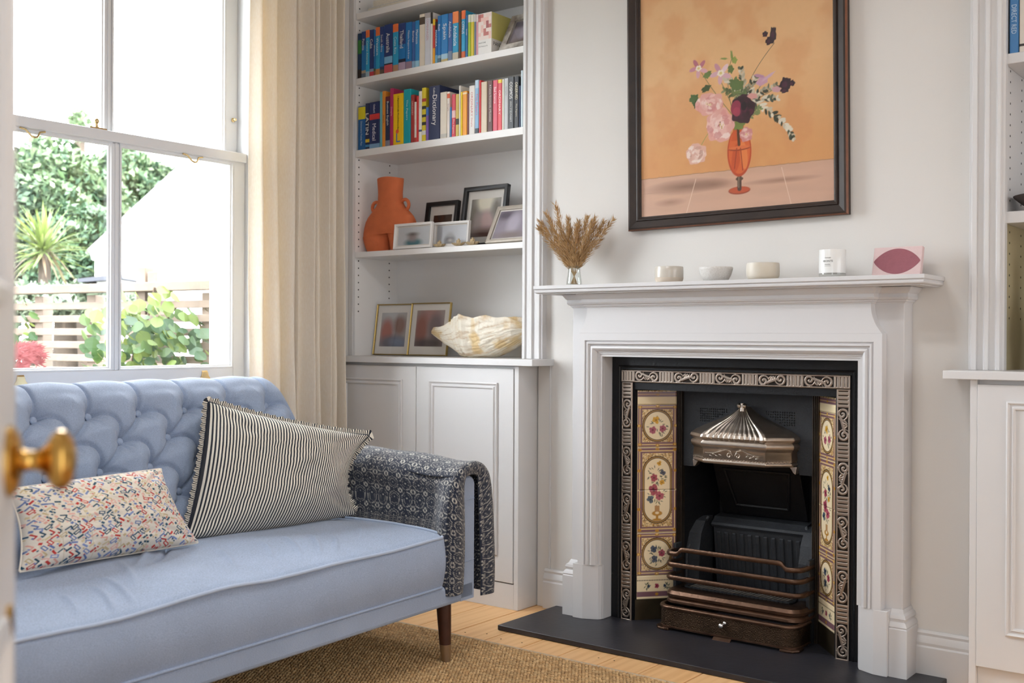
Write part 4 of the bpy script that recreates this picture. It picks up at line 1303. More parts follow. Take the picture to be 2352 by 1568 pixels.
def photo_frame(label, loc, w, h, fw_, fd, mt, kind, mount, fmat, lean=8, rz=0.0, group=None, back=True):
    """frame standing with its lower edge on the shelf, leaning back"""
    t = thing('picture_frame', label, 'picture frame', loc, R(rz), group)
    t.rotation_euler = (R(-lean), 0, R(rz))
    p = [(0, 0), (0, fd), (fw_ * .25, fd + .001), (fw_, fd - .002), (fw_, 0)]
    x = w / 2
    obj('frame', MB().sweep([(-x, 0, 0), (x, 0, 0), (x, 0, h), (-x, 0, h)], p, (0, -1, 0), closed=True), fmat, t, world=False, smooth=30)
    obj('backing', MB().box(-x + .001, x - .001, -.002, .002, .001, h - .001), mat('frame_back', '6b5a48', .9), t, world=False)
    mt_ = obj('mount', MB().box(-x + fw_ * .9, x - fw_ * .9, -.004, -.002, fw_ * .9, h - fw_ * .9), M_MOUNT, t, world=False)
    X, Y, C_ = photo_canvas(kind)
    px0, px1, pz0, pz1 = -x + fw_ + mount[0], x - fw_ - mount[0], fw_ + mount[1], h - fw_ - mount[2]
    gridobj('photograph', np.stack([px0 + (px1 - px0) * X, np.full(X.shape, -.0046), pz0 + (pz1 - pz0) * Y], -1), M_PRINT, t, world=False, col=C_)
    obj('glass', MB().box(-x + fw_ * .9, x - fw_ * .9, -.0062, -.0056, fw_ * .9, h - fw_ * .9), glass_mat('picture_glass', gloss=.035), t, world=False)
    return t
M_BLKF = mat('black_frame', '1d1c1e', .4)
M_WHTF = mat('white_frame', 'eceae8', .4)
M_GLDF = mat('gold_frame', 'b39a5e', .35, .8)
M_SLVF = mat('pewter_frame', 'b7aea2', .45, .3, var=.15, vscale=30)
M_DSTF = mat('distressed_frame', 'ddd8d0', .7, var=1, vscale=22, c2='7d746c')
zC = 1.412
photo_frame('small black frame with pale mount behind the white frames', (-1.462, .15, zC), .183, .215, .017, .02, 0, 'dark', (.022, .055, .04), M_BLKF, 9)
photo_frame('tall black frame with pale mount on the middle shelf', (-1.212, .135, zC), .235, .262, .016, .022, 0, 'group', (.022, .03, .035), M_BLKF, 9)
photo_frame('white frame in front of the terracotta vase', (-1.484, .006, zC), .215, .108, .010, .014, 0, 'man', (.008, .006, .006), M_WHTF, 5)
photo_frame('white frame with grey photograph right of the other white frame', (-1.302, .042, zC), .196, .106, .010, .014, 0, 'dog', (.006, .005, .005), M_WHTF, 5)
photo_frame('pewter frame leaning back at the right of the middle shelf', (-1.000, .022, zC + .001), .205, .172, .016, .012, 0, 'lilac', (.006, .006, .006), M_SLVF, 27, -3)
photo_frame('brown wooden frame behind the pewter frame', (-.955, .115, zC), .14, .15, .014, .016, 0, 'x', (.004, .004, .004), mat('wood_frame', 'a8794a', .5, var=.3, vscale=30), 12)
photo_frame('gold rimmed frame nearest the curtain above the cupboard', (-1.716, .115, .956), .214, .229, .0042, .012, 0, 'couple', (.026, .034, .034), M_GLDF, 8)
photo_frame('gold rimmed frame partly behind the clam shell', (-1.490, .105, .956), .226, .231, .0042, .012, 0, 'x', (.028, .036, .028), M_GLDF, 8)
photo_frame('distressed white frame leaning at the right of the upper shelf', (-.945, .03, zA + .001), .19, .175, .026, .016, 0, 'lilac', (.002, .002, .002), M_DSTF, 28, -3)

# ------------------------------------------------------------------ terracotta vase shaped like a seated torso
M_TERR = mat('terracotta', 'd27044', .8, var=.12, vscale=25, bump=.25, bscale=220)
va = thing('torso_vase', 'orange terracotta vase shaped like hips with two small handles', 'vase', (-1.674, .062, zC))
zz = np.linspace(0, .315, 90)
hw = np.interp(zz, [0, .02, .055, .085, .105, .133, .152, .168, .180, .192, .205, .22, .25, .28, .315], [.126, .136, .147, .150, .149, .139, .126, .108, .093, .080, .069, .0625, .060, .062, .066])
hd = np.interp(zz, [0, .03, .08, .12, .16, .20, .23, .26, .315], [.034, .042, .050, .050, .046, .041, .040, .040, .042])
na = 96
th_ = np.linspace(0, 2 * PI, na, endpoint=False)
ct, st = np.cos(th_), np.sin(th_)
sup = 2 / 2.4
Xv = hw[:, None] * np.sign(ct) * np.abs(ct) ** sup
Yv = hd[:, None] * np.sign(st) * np.abs(st) ** sup
Zv = zz[:, None] + .008 * (1 - (Xv / .075) ** 2) * np.clip((zz - .29) / .025, 0, 1)[:, None] * (np.abs(Xv) < .075)
k0 = int(np.argmax(zz > .072))
body = gridobj('body', np.stack([Xv, Yv, Zv], -1)[k0:], M_TERR, va, world=False, closev=True)
obj('neck_inside', MB().add([tuple(p) for p in np.stack([Xv[-1], Yv[-1], Zv[-1]], -1)] + [(0, 0, .26)], [(i, (i + 1) % na, na) for i in range(na)]), M_TERR, va, world=False)
obj('crotch', MB().add([tuple(p) for p in np.stack([Xv[k0], Yv[k0], Zv[k0]], -1)] + [(0, 0, .080)], [(i, (i + 1) % na, na) for i in range(na)]), M_TERR, va, world=False)
for s in (-1, 1):          # two thighs with an open gap between them
    rings = []
    for z_ in np.linspace(0, .098, 16):
        xo, xi = np.interp(z_, zz, hw), float(np.interp(z_, [0, .03, .05, .062, .072, .098], [.016, .0135, .010, .006, .001, .0]))
        if z_ > .07:
            xo -= .002 + (z_ - .07) * .25
        dd = np.interp(z_, zz, hd) - (.0006 if z_ < .07 else .003)
        cx_, rx_ = (xo + xi) / 2, (xo - xi) / 2
        rings.append([(s * (cx_ + rx_ * math.copysign(abs(math.cos(t)) ** .75, math.cos(t))), dd * math.copysign(abs(math.sin(t)) ** .75, math.sin(t)), z_) for t in np.linspace(0, 2 * PI, 48, endpoint=False)])
    obj('thigh', MB().loft(rings), M_TERR, va, world=False, smooth=60)
for s in (-1, 1):
    hp = [(s * (.086 + .024 * math.cos(t)), 0, .198 + .024 * math.sin(t)) for t in np.linspace(2.3, -1.9, 18)]
    obj('handle', MB().tube(hp, .0075, 12), M_TERR, va, world=False, smooth=60)

# dried seed heads lying in front of the frames
M_HUSK = mat('dried_husk', 'cdb792', .9, var=.35, vscale=60)
for i, (x, y, sc_, lb) in enumerate(((-1.348, -.001, .85, 'first of three dried seed husks, in front of the second white frame'), (-1.243, -.001, .9, 'middle one of the three dried seed husks on the middle shelf'), (-1.170, .001, .95, 'right one of three dried seed husks below the tall black frame'))):
    t = thing('seed_husk', lb, 'seed husk', (x, y + .018, zC), 0, 'dried seed husks on the middle shelf')
    n = 28
    mb = MB()
    rings = []
    for r, h in ((.006, 0), (.018, .003), (.030, .010), (.034, .014), (.028, .013), (.012, .011), (.010, .020), (.012, .026), (.006, .028), (0.0005, .028)):
        rings.append([(r * sc_ * (1 + .16 * math.sin(q * 2 * PI / n * 7 + i)) * math.cos(q * 2 * PI / n), .6 * r * sc_ * (1 + .16 * math.sin(q * 2 * PI / n * 7 + i)) * math.sin(q * 2 * PI / n), h * sc_ + .0025 * math.sin(q * 1.9 + i) * (r > .02)) for q in range(n)])
    mb.loft(rings)
    obj('husk', mb, M_HUSK, t, world=False, smooth=50)
    obj('stem', MB().tube([(0, 0, .026 * sc_), (.002, 0, .034 * sc_)], .004, 8), M_HUSK, t, world=False)

# ------------------------------------------------------------------ giant clam shell
cs_ = thing('clam_shell', 'large cream clam shell resting on the cupboard top', 'shell', (-1.16, .055, .9545))
npq, nq = 220, 140
p = np.linspace(0, 1, npq)[:, None]; q = np.linspace(0, 1, nq)[None, :]
xs = -.257 + .53 * p
ztop = np.interp(p[:, 0], [0, .05, .14, .22, .30, .36, .42, .47, .55, .7, .85, .95, 1], [.108, .120, .128, .132, .150, .170, .176, .166, .163, .168, .160, .142, .130])[:, None]
zbot = np.interp(p[:, 0], [0, .08, .16, .24, .30, .36, .42, .5, .62, .74, .85, .95, 1], [.098, .075, .052, .034, .014, .004, .001, .001, .003, .022, .05, .085, .112])[:, None]
dep = np.interp(p[:, 0], [0, .06, .15, .25, .35, .45, .6, .75, .88, .96, 1], [.004, .025, .045, .055, .075, .085, .09, .085, .065, .035, .008])[:, None]
an = PI * q
yy = -np.cos(an) * dep * 1.0
yfront = -dep * np.sin(np.clip(an, 0, PI))
# q 0: front rim, q .5: keel at the bottom, q 1: rear rim
Yc = -dep * np.cos(an)
Zc = ztop - (ztop - zbot) * np.power(np.sin(an), .75)
ridge = .010 * np.exp(-((p - .335 - .06 * (q - .3)) / .013) ** 2) + .011 * np.exp(-((p - .378 - .05 * (q - .3)) / .013) ** 2) + .020 * np.exp(-((p - .44 - .03 * q) / .035) ** 2) - .010 * np.exp(-((p - .30 - .05 * (q - .3)) / .022) ** 2) + .008 * np.exp(-((p - .62 - .12 * q) / .05) ** 2)
rough_ = .005 * (fbm(p * 26 + 0 * q, q * 8 + p * 6, 2) - .5) + .007 * (fbm(p * 10 + 0 * q, q * 60 + 10 * p, 5) - .5) * sstep(.4, .5, p)
o_ = ridge * np.sin(np.clip(an, .5, PI)) + rough_
Yc = Yc - o_ * np.cos(an) * 1.3
Zc = Zc - o_ * .4 * np.sin(an) + .003 * np.sin(p * 31) * np.exp(-(q / .1) ** 2)
Zc = np.maximum(Zc, .0035)
Xc = xs + 0 * q
f1 = fbm(p * 9 + 0 * q, q * 7, 8)[..., None]; f2 = fbm(p * 7 + 0 * q, q * 60 + p * 12, 12)[..., None]
cA, cB, cC = np.array(lin('efe8d8')), np.array(lin('dcc294')), np.array(lin('b08a55'))
Cc = cA * (1 - sstep(.36, .62, f1)) + cB * sstep(.36, .62, f1)
Cc = Cc * (1 - .55 * sstep(.5, .7, f2)) + cC * .55 * sstep(.5, .7, f2)
gridobj('valve', np.stack([Xc, Yc, Zc], -1), mat('clam_surface', attr=True, rough=.75, bump=.3, bscale=120), cs_, world=False, col=Cc, solid=.006)

# ------------------------------------------------------------------ right alcove things
G3 = 'books on the right hand shelf'
book('blue book titled Direct Red on the right edge shelf', .878, .0255, .235, 1.872, '3f78ae', (), (('DIRECT RED', .42, .36, .55, 'b9cfe0'),), depth=.15, y=.0, group=G3)
book('white book with black lettering at the right edge shelf', .9045, .03, .24, 1.872, 'd9d2c8', ((.66, .68, '2f86a8'), (.07, .10, '2b2622')), (('waves', .80, .16, .5, '8a847e'),), depth=.15, y=.0, group=G3)
book('dark book half cut by the right edge of the picture', .936, .03, .23, 1.872, '4a3d3a', (), (), depth=.15, y=.0, group=G3)
bo = thing('dark_bowl', 'shallow dark grey bowl on the right edge shelf', 'bowl', (.985, .10, 1.4115))
obj('body', MB().lathe([(0, .002), (.05, .002), (.055, 0), (.05, .006), (.09, .026), (.112, .045), (.115, .05), (.111, .051), (.088, .032), (.04, .012), (0, .010)], (0, 0, 0), 40), mat('dark_stoneware', '59504c', .6, var=.2, vscale=30), bo, world=False, smooth=50)
gv = thing('green_vase', 'round green glass vase at the right edge above the cupboard', 'vase', (1.035, .09, .947))
M_GRN = mat('green_glass', '8aa832', .04, trans=.9, ior=1.35)
obj('body', MB().lathe([(0, 0), (.035, 0), (.045, .006), (.075, .05), (.092, .10), (.090, .14), (.07, .19), (.04, .22), (.026, .25), (.025, .30), (.034, .33), (.0325, .331), (.0225, .30), (.0235, .25), (.037, .219), (.067, .188), (.087, .14), (.089, .10), (.072, .052), (.042, .010), (0, .008)], (0, 0, 0), 48), M_GRN, gv, world=False, smooth=60)
# ------------------------------------------------------------------ fireplace surround
HZ = .0185
M_SUR = mat('surround_paint', 'd0cfd0', .42, var=.02, vscale=3, bump=.03, bscale=90)
su = thing('fireplace_surround', 'white painted wooden fireplace surround with mantel shelf', 'mantelpiece', (0, -.06, HZ))
ms = obj('mantel_shelf', MB().box(-.70, .70, -.20, -.0005, 1.2125, 1.2255), M_SUR, su, bev=.0015)
obj('shelf_moulding', MB().sweep([(-.70, -.001, 0), (-.70, -.20, 0), (.70, -.20, 0), (.70, -.001, 0)],
    [(.001, 1.2125), (.004, 1.2115), (.005, 1.209), (.003, 1.206), (.004, 1.201), (.009, 1.1975), (.016, 1.1965), (.016, 1.1945), (.06, 1.1945), (.06, 1.2125)], (0, 0, 1)), M_SUR, ms, smooth=30)
obj('cornice', MB().sweep([(-.605, -.001, 0), (-.605, -.08, 0), (-.517, -.08, 0), (-.517, -.12, 0), (.517, -.12, 0), (.517, -.08, 0), (.605, -.08, 0), (.605, -.001, 0)],
    [(.02, 1.145), (-.001, 1.145), (-.003, 1.149), (-.007, 1.151), (-.008, 1.155), (-.014, 1.158), (-.017, 1.164), (-.015, 1.172), (-.015, 1.175), (-.020, 1.179), (-.027, 1.189), (-.029, 1.1943), (.02, 1.1943)], (0, 0, 1)), M_SUR, su, smooth=30)
t = np.linspace(0, 1, 14)
cvx = [(.517 + .035 * q ** 2.2, 1.1448 - .0915 * q) for q in t]
obj('frieze', MB().prism([(-x, z) for x, z in cvx] + [(x, z) for x, z in reversed(cvx)], 'y', -.12, -.0805), M_SUR, su, bev=.001)
obj('backing_frame', MB().prism([(-.605, HZ), (-.468, HZ), (-.468, .97), (.468, .97), (.468, HZ), (.605, HZ), (.605, 1.194), (-.605, 1.194)], 'y', -.08, -.001), M_SUR, su, bev=.002)
prof = [(0, 0), (0, .04), (-.026, .040), (-.027, .034), (-.030, .034), (-.033, .0385), (-.038, .038), (-.042, .030), (-.046, .028), (-.047, .032), (-.054, .0345), (-.062, .028), (-.066, .020), (-.069, .020), (-.070, .016), (-.075, .016), (-.076, .012), (-.084, .012), (-.084, 0)]
obj('architrave', MB().sweep([(-.552, -.0802, .2155), (-.552, -.0802, 1.0535), (.552, -.0802, 1.0535), (.552, -.0802, .2155)], prof, (0, -1, 0)), M_SUR, su, smooth=25)
for s in (-1, 1):
    obj('plinth', MB().prism([(s * x, y) for x, y in ((.470, -.082), (.478, -.097), (.530, -.121), (.572, -.122), (.572, -.081))], 'z', HZ, .216), M_SUR, su, bev=.0015)
    rings = []
    for xo, yo, z in ((.627, .108, HZ), (.627, .108, .163), (.624, .105, .166), (.626, .107, .170), (.622, .103, .180), (.617, .098, .184), (.617, .098, .187), (.621, .101, .194), (.618, .098, .203), (.611, .090, .208), (.610, .088, .212), (.607, .083, .219)):
        rings.append([(s * .5725, -yo, z), (s * xo, -yo, z), (s * xo, -.001, z), (s * .5725, -.001, z)])
    obj('base_block', MB().loft(rings), M_SUR, su, smooth=30)
hs = obj('hearth_slab', MB().box(-.718, .718, -.378, -.0005, .0005, HZ), mat('slate', '26262b', .38, var=1, vscale=9, c2='303036', bump=.12, bscale=50), bev=.0025, seg=3)
obj('back_hearth', MB().box(-.395, .395, 0, .278, .0005, HZ - .0005), MATS['slate'], hs)
tag(hs, 'black slate hearth slab in front of the fireplace', 'hearth')

# ------------------------------------------------------------------ cast iron insert
M_IRON = mat('black_iron', '121317', .42, .2, var=.2, vscale=20, bump=.25, bscale=130)
M_IRON2 = mat('matt_iron', '303338', .55, .15, var=.25, vscale=14, bump=.35, bscale=150)
M_PEW = mat('polished_iron', 'c0b4a8', .32, .95, var=.15, vscale=30, bump=.1, bscale=200)
M_BRON = mat('burnished_iron', '6a5142', .38, .9, var=.35, vscale=24, bump=.25, bscale=120)
ins = thing('fireplace_insert', 'black cast iron fireplace insert with floral tiles and hooded grate', 'fireplace', (0, -.01, HZ))
fr = MB()
for x0, x1, z0, z1 in ((-.466, -.4235, HZ, .968), (.4235, .466, HZ, .968), (-.4235, .4235, .923, .968)):
    fr.box(x0, x1, -.026, -.001, z0, z1)
obj('outer_frame', fr, M_IRON, ins)
obj('bead', MB().sweep([(-.4345, -.026, HZ), (-.4345, -.026, .934), (.4345, -.026, .934), (.4345, -.026, HZ)], [(-.004, -.001), (-.004, .002), (0, .005), (.004, .002), (.004, -.001)], (0, -1, 0)), M_IRON, ins, smooth=50)

def spiral(s, t, cs, ct, R_, pitch, hand, ph):
    x, y = s - cs, t - ct
    r = np.hypot(x, y); th = np.arctan2(y, x) * hand
    v = np.mod(r / pitch - (th + ph) / (2 * PI), 1)
    arm = sstep(.36, .22, np.abs(v - .5))
    return np.where(r < R_, arm, 0), r
def relief(s, t, bars, scr, first_bar=True):
    per = bars + scr
    k = np.floor(s / per); q = s - k * per
    h = np.full(s.shape, .25)
    isb = q < bars
    nb = 4
    bv = np.mod(q / bars * nb, 1)
    hb = 1 - sstep(.16, .06, np.abs(bv - .5)) * ((t > .007) & (t < .038))
    u = q - bars
    flip = np.mod(k, 2) == 0
    tt = np.where(flip, t, .045 - t)
    a, r1 = spiral(u, tt, .026, .0255, .0195, .0125, 1, 1.0)
    b, r2 = spiral(u, tt, scr - .026, .0195, .0195, .0125, 1, 1.0 + PI)
    d = np.abs((u - .040) * .55 + (tt - .0225) * .84 - (u - .057) * 0) 
    ex, ey = (scr - .026 - .012) - (.026 + .012), -.012
    tl = np.clip(((u - .038) * ex + (tt - .031) * ey) / (ex * ex + ey * ey), 0, 1)
    ds = np.hypot(u - .038 - tl * ex, tt - .031 - tl * ey)
    stem = sstep(.0055, .0030, ds)
    fan = np.zeros(s.shape)
    fx, fy = u - scr * .5, tt - .006
    fa = np.arctan2(fy, fx); fr_ = np.hypot(fx, fy)
    fan = np.where((fr_ < .020) & (fr_ > .004) & (fa > .5) & (fa < 2.6), sstep(.2, .5, np.abs(np.sin(fa * 6))), 0) * .8
    hsx = np.maximum(np.maximum(a, b), np.maximum(stem, fan)) * .95
    edge = (t < .005) | (t > .040) | (u < .0045) | (u > scr - .0035)
    hsx = np.where(edge, 1, hsx)
    h = np.where(isb, hb, hsx)
    return np.where((t < .004) | (t > .041), 1, h)
def border(name, L_, bars, scr, place, par):
    ns_, nt2 = int(L_ / .00125), 38
    s, t = np.meshgrid(np.linspace(0, L_, ns_), np.linspace(0, .045, nt2), indexing='ij')
    h = relief(s, t, bars, scr)
    ed = np.minimum(np.minimum(t, .045 - t) / .002, 1)
    hh = (h - 1) * .0028 + (ed - 1) * .004
    P = place(s, t, hh)
    w = sstep(.3, .8, h)[..., None]
    C_ = np.array(lin('35302d')) * (1 - w) + np.array(lin('aa9c90')) * w
    return gridobj(name, P, mat('relief_iron', attr=True, rough=.36, metal=.9), par, col=C_)
YO = -.0335
ob = obj('border_core', MB().box(-.4225, -.3785, -.030, -.004, HZ, .9215).box(.3785, .4225, -.030, -.004, HZ, .9215).box(-.3785, .3785, -.030, -.004, .8785, .9215), M_IRON, ins)
border('ornament_border', .845, .0485, .1105, lambda s, t, h: np.stack([-.4225 + s, YO - h, .877 + t], -1), ins)
for sg in (-1, 1):
    border('ornament_border', .858, .0530, .1186, lambda s, t, h: np.stack([sg * (.4225 - t), YO - h, .8765 - s], -1), ins)
# return between border and the tiles
obj('frame_return', MB().box(-.378, .378, -.024, .12, .852, .878).box(-.3785, -.3715, -.022, -.004, HZ, .852).box(.3715, .3785, -.022, -.004, HZ, .852), M_IRON, ins)

# tiles
def tile_canvas(kind, n=110, h=1.0):
    X, Y = np.meshgrid(np.linspace(0, 1, n), np.linspace(0, h, int(n * h)), indexing='ij')
    c = Canvas(X, Y, 'ead2a4', .014)
    rr = random.Random(hash(kind) % 1000 if False else sum(map(ord, kind)))
    MV, GO, DK, CR = '7d5a62', 'b9863a', '4a3326', 'f0dcb6'
    def filigree(x0, x1, y0, y1, dens=150):
        for _ in range(dens):
            x, y = rr.uniform(x0, x1), rr.uniform(y0, y1)
            c.ell(x, y, rr.uniform(.008, .02), rr.uniform(.005, .009), rr.choice((GO, GO, DK, '8a5a2c')), rr.uniform(0, 3))
    def flower(x, y, r, col, dark):
        for k in range(6):
            a = k * PI / 3 + rr.random()
            c.ell(x + .5 * r * math.cos(a), y + .5 * r * math.sin(a), r * .62, r * .46, col, a)
        for k in range(6):
            a = k * PI / 3 + .5
            c.line([(x + .25 * r * math.cos(a), y + .25 * r * math.sin(a)), (x + .8 * r * math.cos(a), y + .8 * r * math.sin(a))], .005, dark, .7)
        c.ell(x, y, r * .25, r * .25, dark)
    def leaves(x, y, r, k):
        for _ in range(k):
            a = rr.uniform(0, 2 * PI); d = r * rr.uniform(.4, 1)
            c.ell(x + d * math.cos(a), y + d * math.sin(a), .030, .010, rr.choice(('4d5a45', '5d6048', '3f4a48')), a + rr.uniform(-.6, .6))
    if kind in ('tulip', 'blue'):
        c.rect(.5, .5, .49, .49, MV); c.rect(.5, .5, .455, .455, 'e0c08a'); c.rect(.5, .5, .43, .43, MV); c.rect(.5, .5, .385, .385, 'e9d0a0')
        filigree(.12, .88, .12, .88, 800)
        for x, y in ((.06, .06), (.94, .06), (.06, .94), (.94, .94), (.5, .04), (.5, .96), (.04, .5), (.96, .5)):
            c.ell(x, y, .05, .035, GO); c.ell(x, y, .02, .02, 'e6c27a')
        c.ell(.5, .5, .385, .385, DK); c.ell(.5, .5, .36, .36, 'c79c58'); c.ell(.5, .5, .345, .345, DK); c.ell(.5, .5, .325, .325, 'f2dfba')
        leaves(.5, .5, .26, 26)
        if kind == 'tulip':
            flower(.46, .63, .085, 'd9a53a', '9a6a20'); flower(.38, .40, .085, 'b06070', '70303c'); flower(.63, .43, .08, 'b06070', '70303c')
        else:
            flower(.42, .62, .08, '4a5568', '262f3c'); flower(.62, .52, .08, 'a8485c', '5a2430'); flower(.44, .38, .08, '4a5568', '262f3c')
    elif kind in ('oval_top', 'oval_bottom'):
        top = kind == 'oval_top'
        f = (lambda y: y) if top else (lambda y: 1 - y)
        Yf = Y if top else 1 - Y
        c.put(np.where(Yf > .01, np.maximum(np.abs(X - .5) - .49, Yf - .985), 1), MV)
        c.put(np.maximum(np.abs(X - .5) - .455, Yf - .93), 'e0c08a'); c.put(np.maximum(np.abs(X - .5) - .43, Yf - .90), MV); c.put(np.maximum(np.abs(X - .5) - .375, Yf - .86), 'e9d0a0')
        filigree(.13, .87, *((.1, .86) if top else (.14, .9)), 750)
        for x, y in ((.06, .94), (.94, .94), (.5, .96), (.04, .45), (.96, .45)):
            c.ell(x, f(y), .05, .035, GO)
        yc_ = .42
        d = np.where(Yf > yc_, np.hypot(X - .5, Yf - yc_), np.abs(X - .5))
        for r, cc in ((.375, DK), (.35, 'c79c58'), (.335, DK), (.315, 'f2dfba')):
            c.put(d - r, cc)
        if top:
            leaves(.5, .35, .24, 40)
            flower(.55, .62, .055, 'd9a53a', '9a6a20'); flower(.42, .28, .085, 'a8485c', '5a2430'); flower(.64, .40, .065, '4a5568', '262f3c'); flower(.62, .17, .06, 'd9a53a', '9a6a20'); flower(.40, .03, .10, 'a8485c', '5a2430')
        else:
            leaves(.5, .85, .26, 34)
            flower(.42, .98, .10, 'a8485c', '5a2430'); flower(.56, .86, .10, 'b35468', '5a2430'); flower(.33, .78, .085, '4a6070', '262f3c')
            c.ell(.5, .45, .13, .06, GO); c.rect(.5, .56, .06, .07, 'b98a5a'); c.rect(.5, .36, .03, .05, GO); c.ell(.5, .30, .12, .03, GO); c.ell(.5, .46, .05, .03, 'f0dcb6')
    elif kind == 'top_strip':
        c.rect(.5, .31 * h, .5, .30 * h, 'efdcb4'); c.rect(.5, .72 * h, .5, .18 * h, MV); c.rect(.5, .72 * h, .5, .03 * h, 'c9a07a'); filigree(0, 1, .9 * h, h, 40); c.ell(.5, .7 * h, .05, .07 * h, GO)
    else:
        c.rect(.5, .5 * h, .5, .5 * h, 'f0dcb6'); c.rect(.5, .20 * h, .5, .10 * h, MV); c.rect(.5, .30 * h, .5, .02 * h, MV)
        for k in range(24):
            c.ell(.02 + k * .042, .80 * h, .014, .025 * h, DK)
        leaves(.25, .55 * h, .08, 12); leaves(.75, .55 * h, .08, 12); flower(.5, .55 * h, .055, 'a8485c', '5a2430'); flower(.3, .55 * h, .035, '4a5568', '262f3c'); flower(.7, .55 * h, .035, '4a5568', '262f3c'); c.ell(.5, .2 * h, .04, .06 * h, GO)
    return X, Y, c.C
M_TILE = mat('glazed_tile', attr=True, rough=.12, coat=.3)
TW = math.hypot(.1, .115)
kinds = [('bottom_strip', .085 / .1525, .085), ('blue', 1, .155), ('oval_bottom', 1, .155), ('oval_top', 1, .155), ('tulip', 1, .155), ('top_strip', .051 / .1525, .051)]
for sg in (-1, 1):
    z = .092
    for kd, hh, tz in kinds:
        X, Y, C_ = tile_canvas(kd, 110, hh)
        Xm = X if sg < 0 else X
        e = .006
        f = .004 + Xm * .992
        if sg > 0:
            f = 1 - f
        # f = 0 outer edge, 1 inner edge
        ex = np.minimum(np.minimum(X, 1 - X) * TW, np.minimum(Y / hh, 1 - Y / hh) * tz)
        lip = .0012 * (1 - sstep(0, .0022, ex))
        Px = sg * (.370 - .100 * f + 0)
        Py = -.010 + .115 * f
        nx_, ny_ = sg * -.115 / TW, -.100 / TW
        Pz = z + .0004 + (tz - .0008) * (Y / hh)
        o = gridobj('tile', np.stack([Px + nx_ * (.0035 - lip), Py + ny_ * (.0035 - lip), Pz], -1), M_TILE, ins, col=C_)
        z += tz
    pts = [(sg * .3715, -.012), (sg * .2695, .105), (sg * .2695, .118), (sg * .3775, .118), (sg * .3775, -.012)]
    obj('tile_backing', MB().prism(pts, 'z', HZ, .853), M_DARK, ins)
    obj('base_panel', MB().prism([(sg * .3713, -.0165), (sg * .2690, .1005), (sg * .2695, .105), (sg * .3715, -.012)], 'z', HZ, .0915), mat('olive_iron', '4a4030', .4, .7, var=.3, vscale=20), ins)
    rp_ = [(sg * .2695, .1045)]
    for k in range(4):
        x = .2685 - k * .006
        rp_ += [(sg * x, .098), (sg * (x - .0015), .095), (sg * (x - .0035), .095), (sg * (x - .0048), .098), (sg * (x - .0052), .104)]
    rp_ += [(sg * .2445, .118), (sg * .2695, .118)]
    obj('reeded_strip', MB().prism(rp_, 'z', HZ, .858), mat('reed_iron', '5a5048', .35, .85, var=.2, vscale=40), ins)

# hood plate
hp = MB()
hp.prism([(-.2445, .855), (-.2445, .575), (-.197, .575), (-.188, .60), (-.17, .62), (.17, .62), (.188, .60), (.197, .575), (.2445, .575), (.2445, .855)], 'y', .108, .118)
plate = obj('hood_plate', hp, M_IRON2, ins, bev=.001)
for sg in (-1, 1):        # lattice panels beside the canopy
    lt = MB()
    for k in range(14):
        for j in range(6):
            x, z = .075 + k * .0085, .742 + j * .0085
            if z < .742 + .055 * 0 or x > .185 or z > .79 or z < .80 - (x - .03) * .55 - .0:
                continue
            lt.add([(sg * (x - .0035), .1078, z), (sg * x, .1078, z - .0035), (sg * (x + .0035), .1078, z), (sg * x, .1078, z + .0035), (sg * x, .1045, z)], [(0, 1, 4), (1, 2, 4), (2, 3, 4), (3, 0, 4)])
    if lt.v:
        obj('lattice', lt, M_IRON2, plate, kind='stuff')
# hood: canopy dome + band
plan = [(-.190, .108), (-.186, .070), (-.117, .012), (.117, .012), (.186, .070), (.190, .108)]
def plan_pts(n):
    P_ = np.array(plan); d = np.r_[0, np.cumsum(np.hypot(*np.diff(P_, axis=0).T))]
    tq_ = np.linspace(0, d[-1], n)
    return np.stack([np.interp(tq_, d, P_[:, 0]), np.interp(tq_, d, P_[:, 1])], 1), tq_ / d[-1]
pp, tp = plan_pts(260)
hb_ = np.linspace(0, 1, 70)
scl = np.interp(hb_, [0, .05, .10, .18, .28, .40, .52, .65, .78, .90, 1], [.98, 1.035, 1.06, 1.04, .95, .80, .62, .42, .26, .15, .09])
dsc = np.interp(hb_, [0, .05, .10, .18, .28, .40, .52, .65, .78, .90, 1], [.98, 1.05, 1.08, 1.05, .97, .85, .72, .56, .42, .30, .22])
Hx = pp[:, None, 0] * scl[None]
Hy = .108 - (.108 - pp[:, None, 1]) * dsc[None]
Hz = .682 + .118 * hb_[None] + 0 * Hx
fx = pp[:, 0] / .117
front = (np.abs(fx) < 1)
rib = np.where(front[:, None] & (np.abs(fx) < .80)[:, None], .0065 * np.abs(np.sin(fx[:, None] / .8 * PI * 5)) * np.interp(hb_, [0, .08, .25, .36, .42, .9, 1], [.3, 1, 1, .5, .45, .3, 0])[None], 0)
lobe = .004 * np.exp(-((np.abs(fx[:, None]) - .92) / .1) ** 2) * np.interp(hb_, [0, .2, 1], [1.2, 1, .4])[None]
Hy = Hy - rib - lobe
hood = gridobj('hood', np.stack([Hx, Hy, Hz], -1), M_PEW, ins)
fin = MB()
for sg in (-1, 1):
    fin.lathe([(0, -.008), (.005, -.007), (.009, 0), (.005, .007), (0, .008)], (sg * .010, .075, .803), 14, 'y')
fin.tube([(0, .08, .785), (0, .078, .812)], [.010, .006], 10)
obj('finial', fin, M_PEW, hood, smooth=60)
bz = np.array([.603, .606, .607, .615, .6155, .622, .6225, .652, .653, .660, .6605, .671, .676, .684])
bs2 = np.array([.97, .985, 1.0, 1.0, .985, .985, 1.0, .985, 1.0, 1.015, 1.03, 1.045, 1.04, .99])
pb, _ = plan_pts(300)
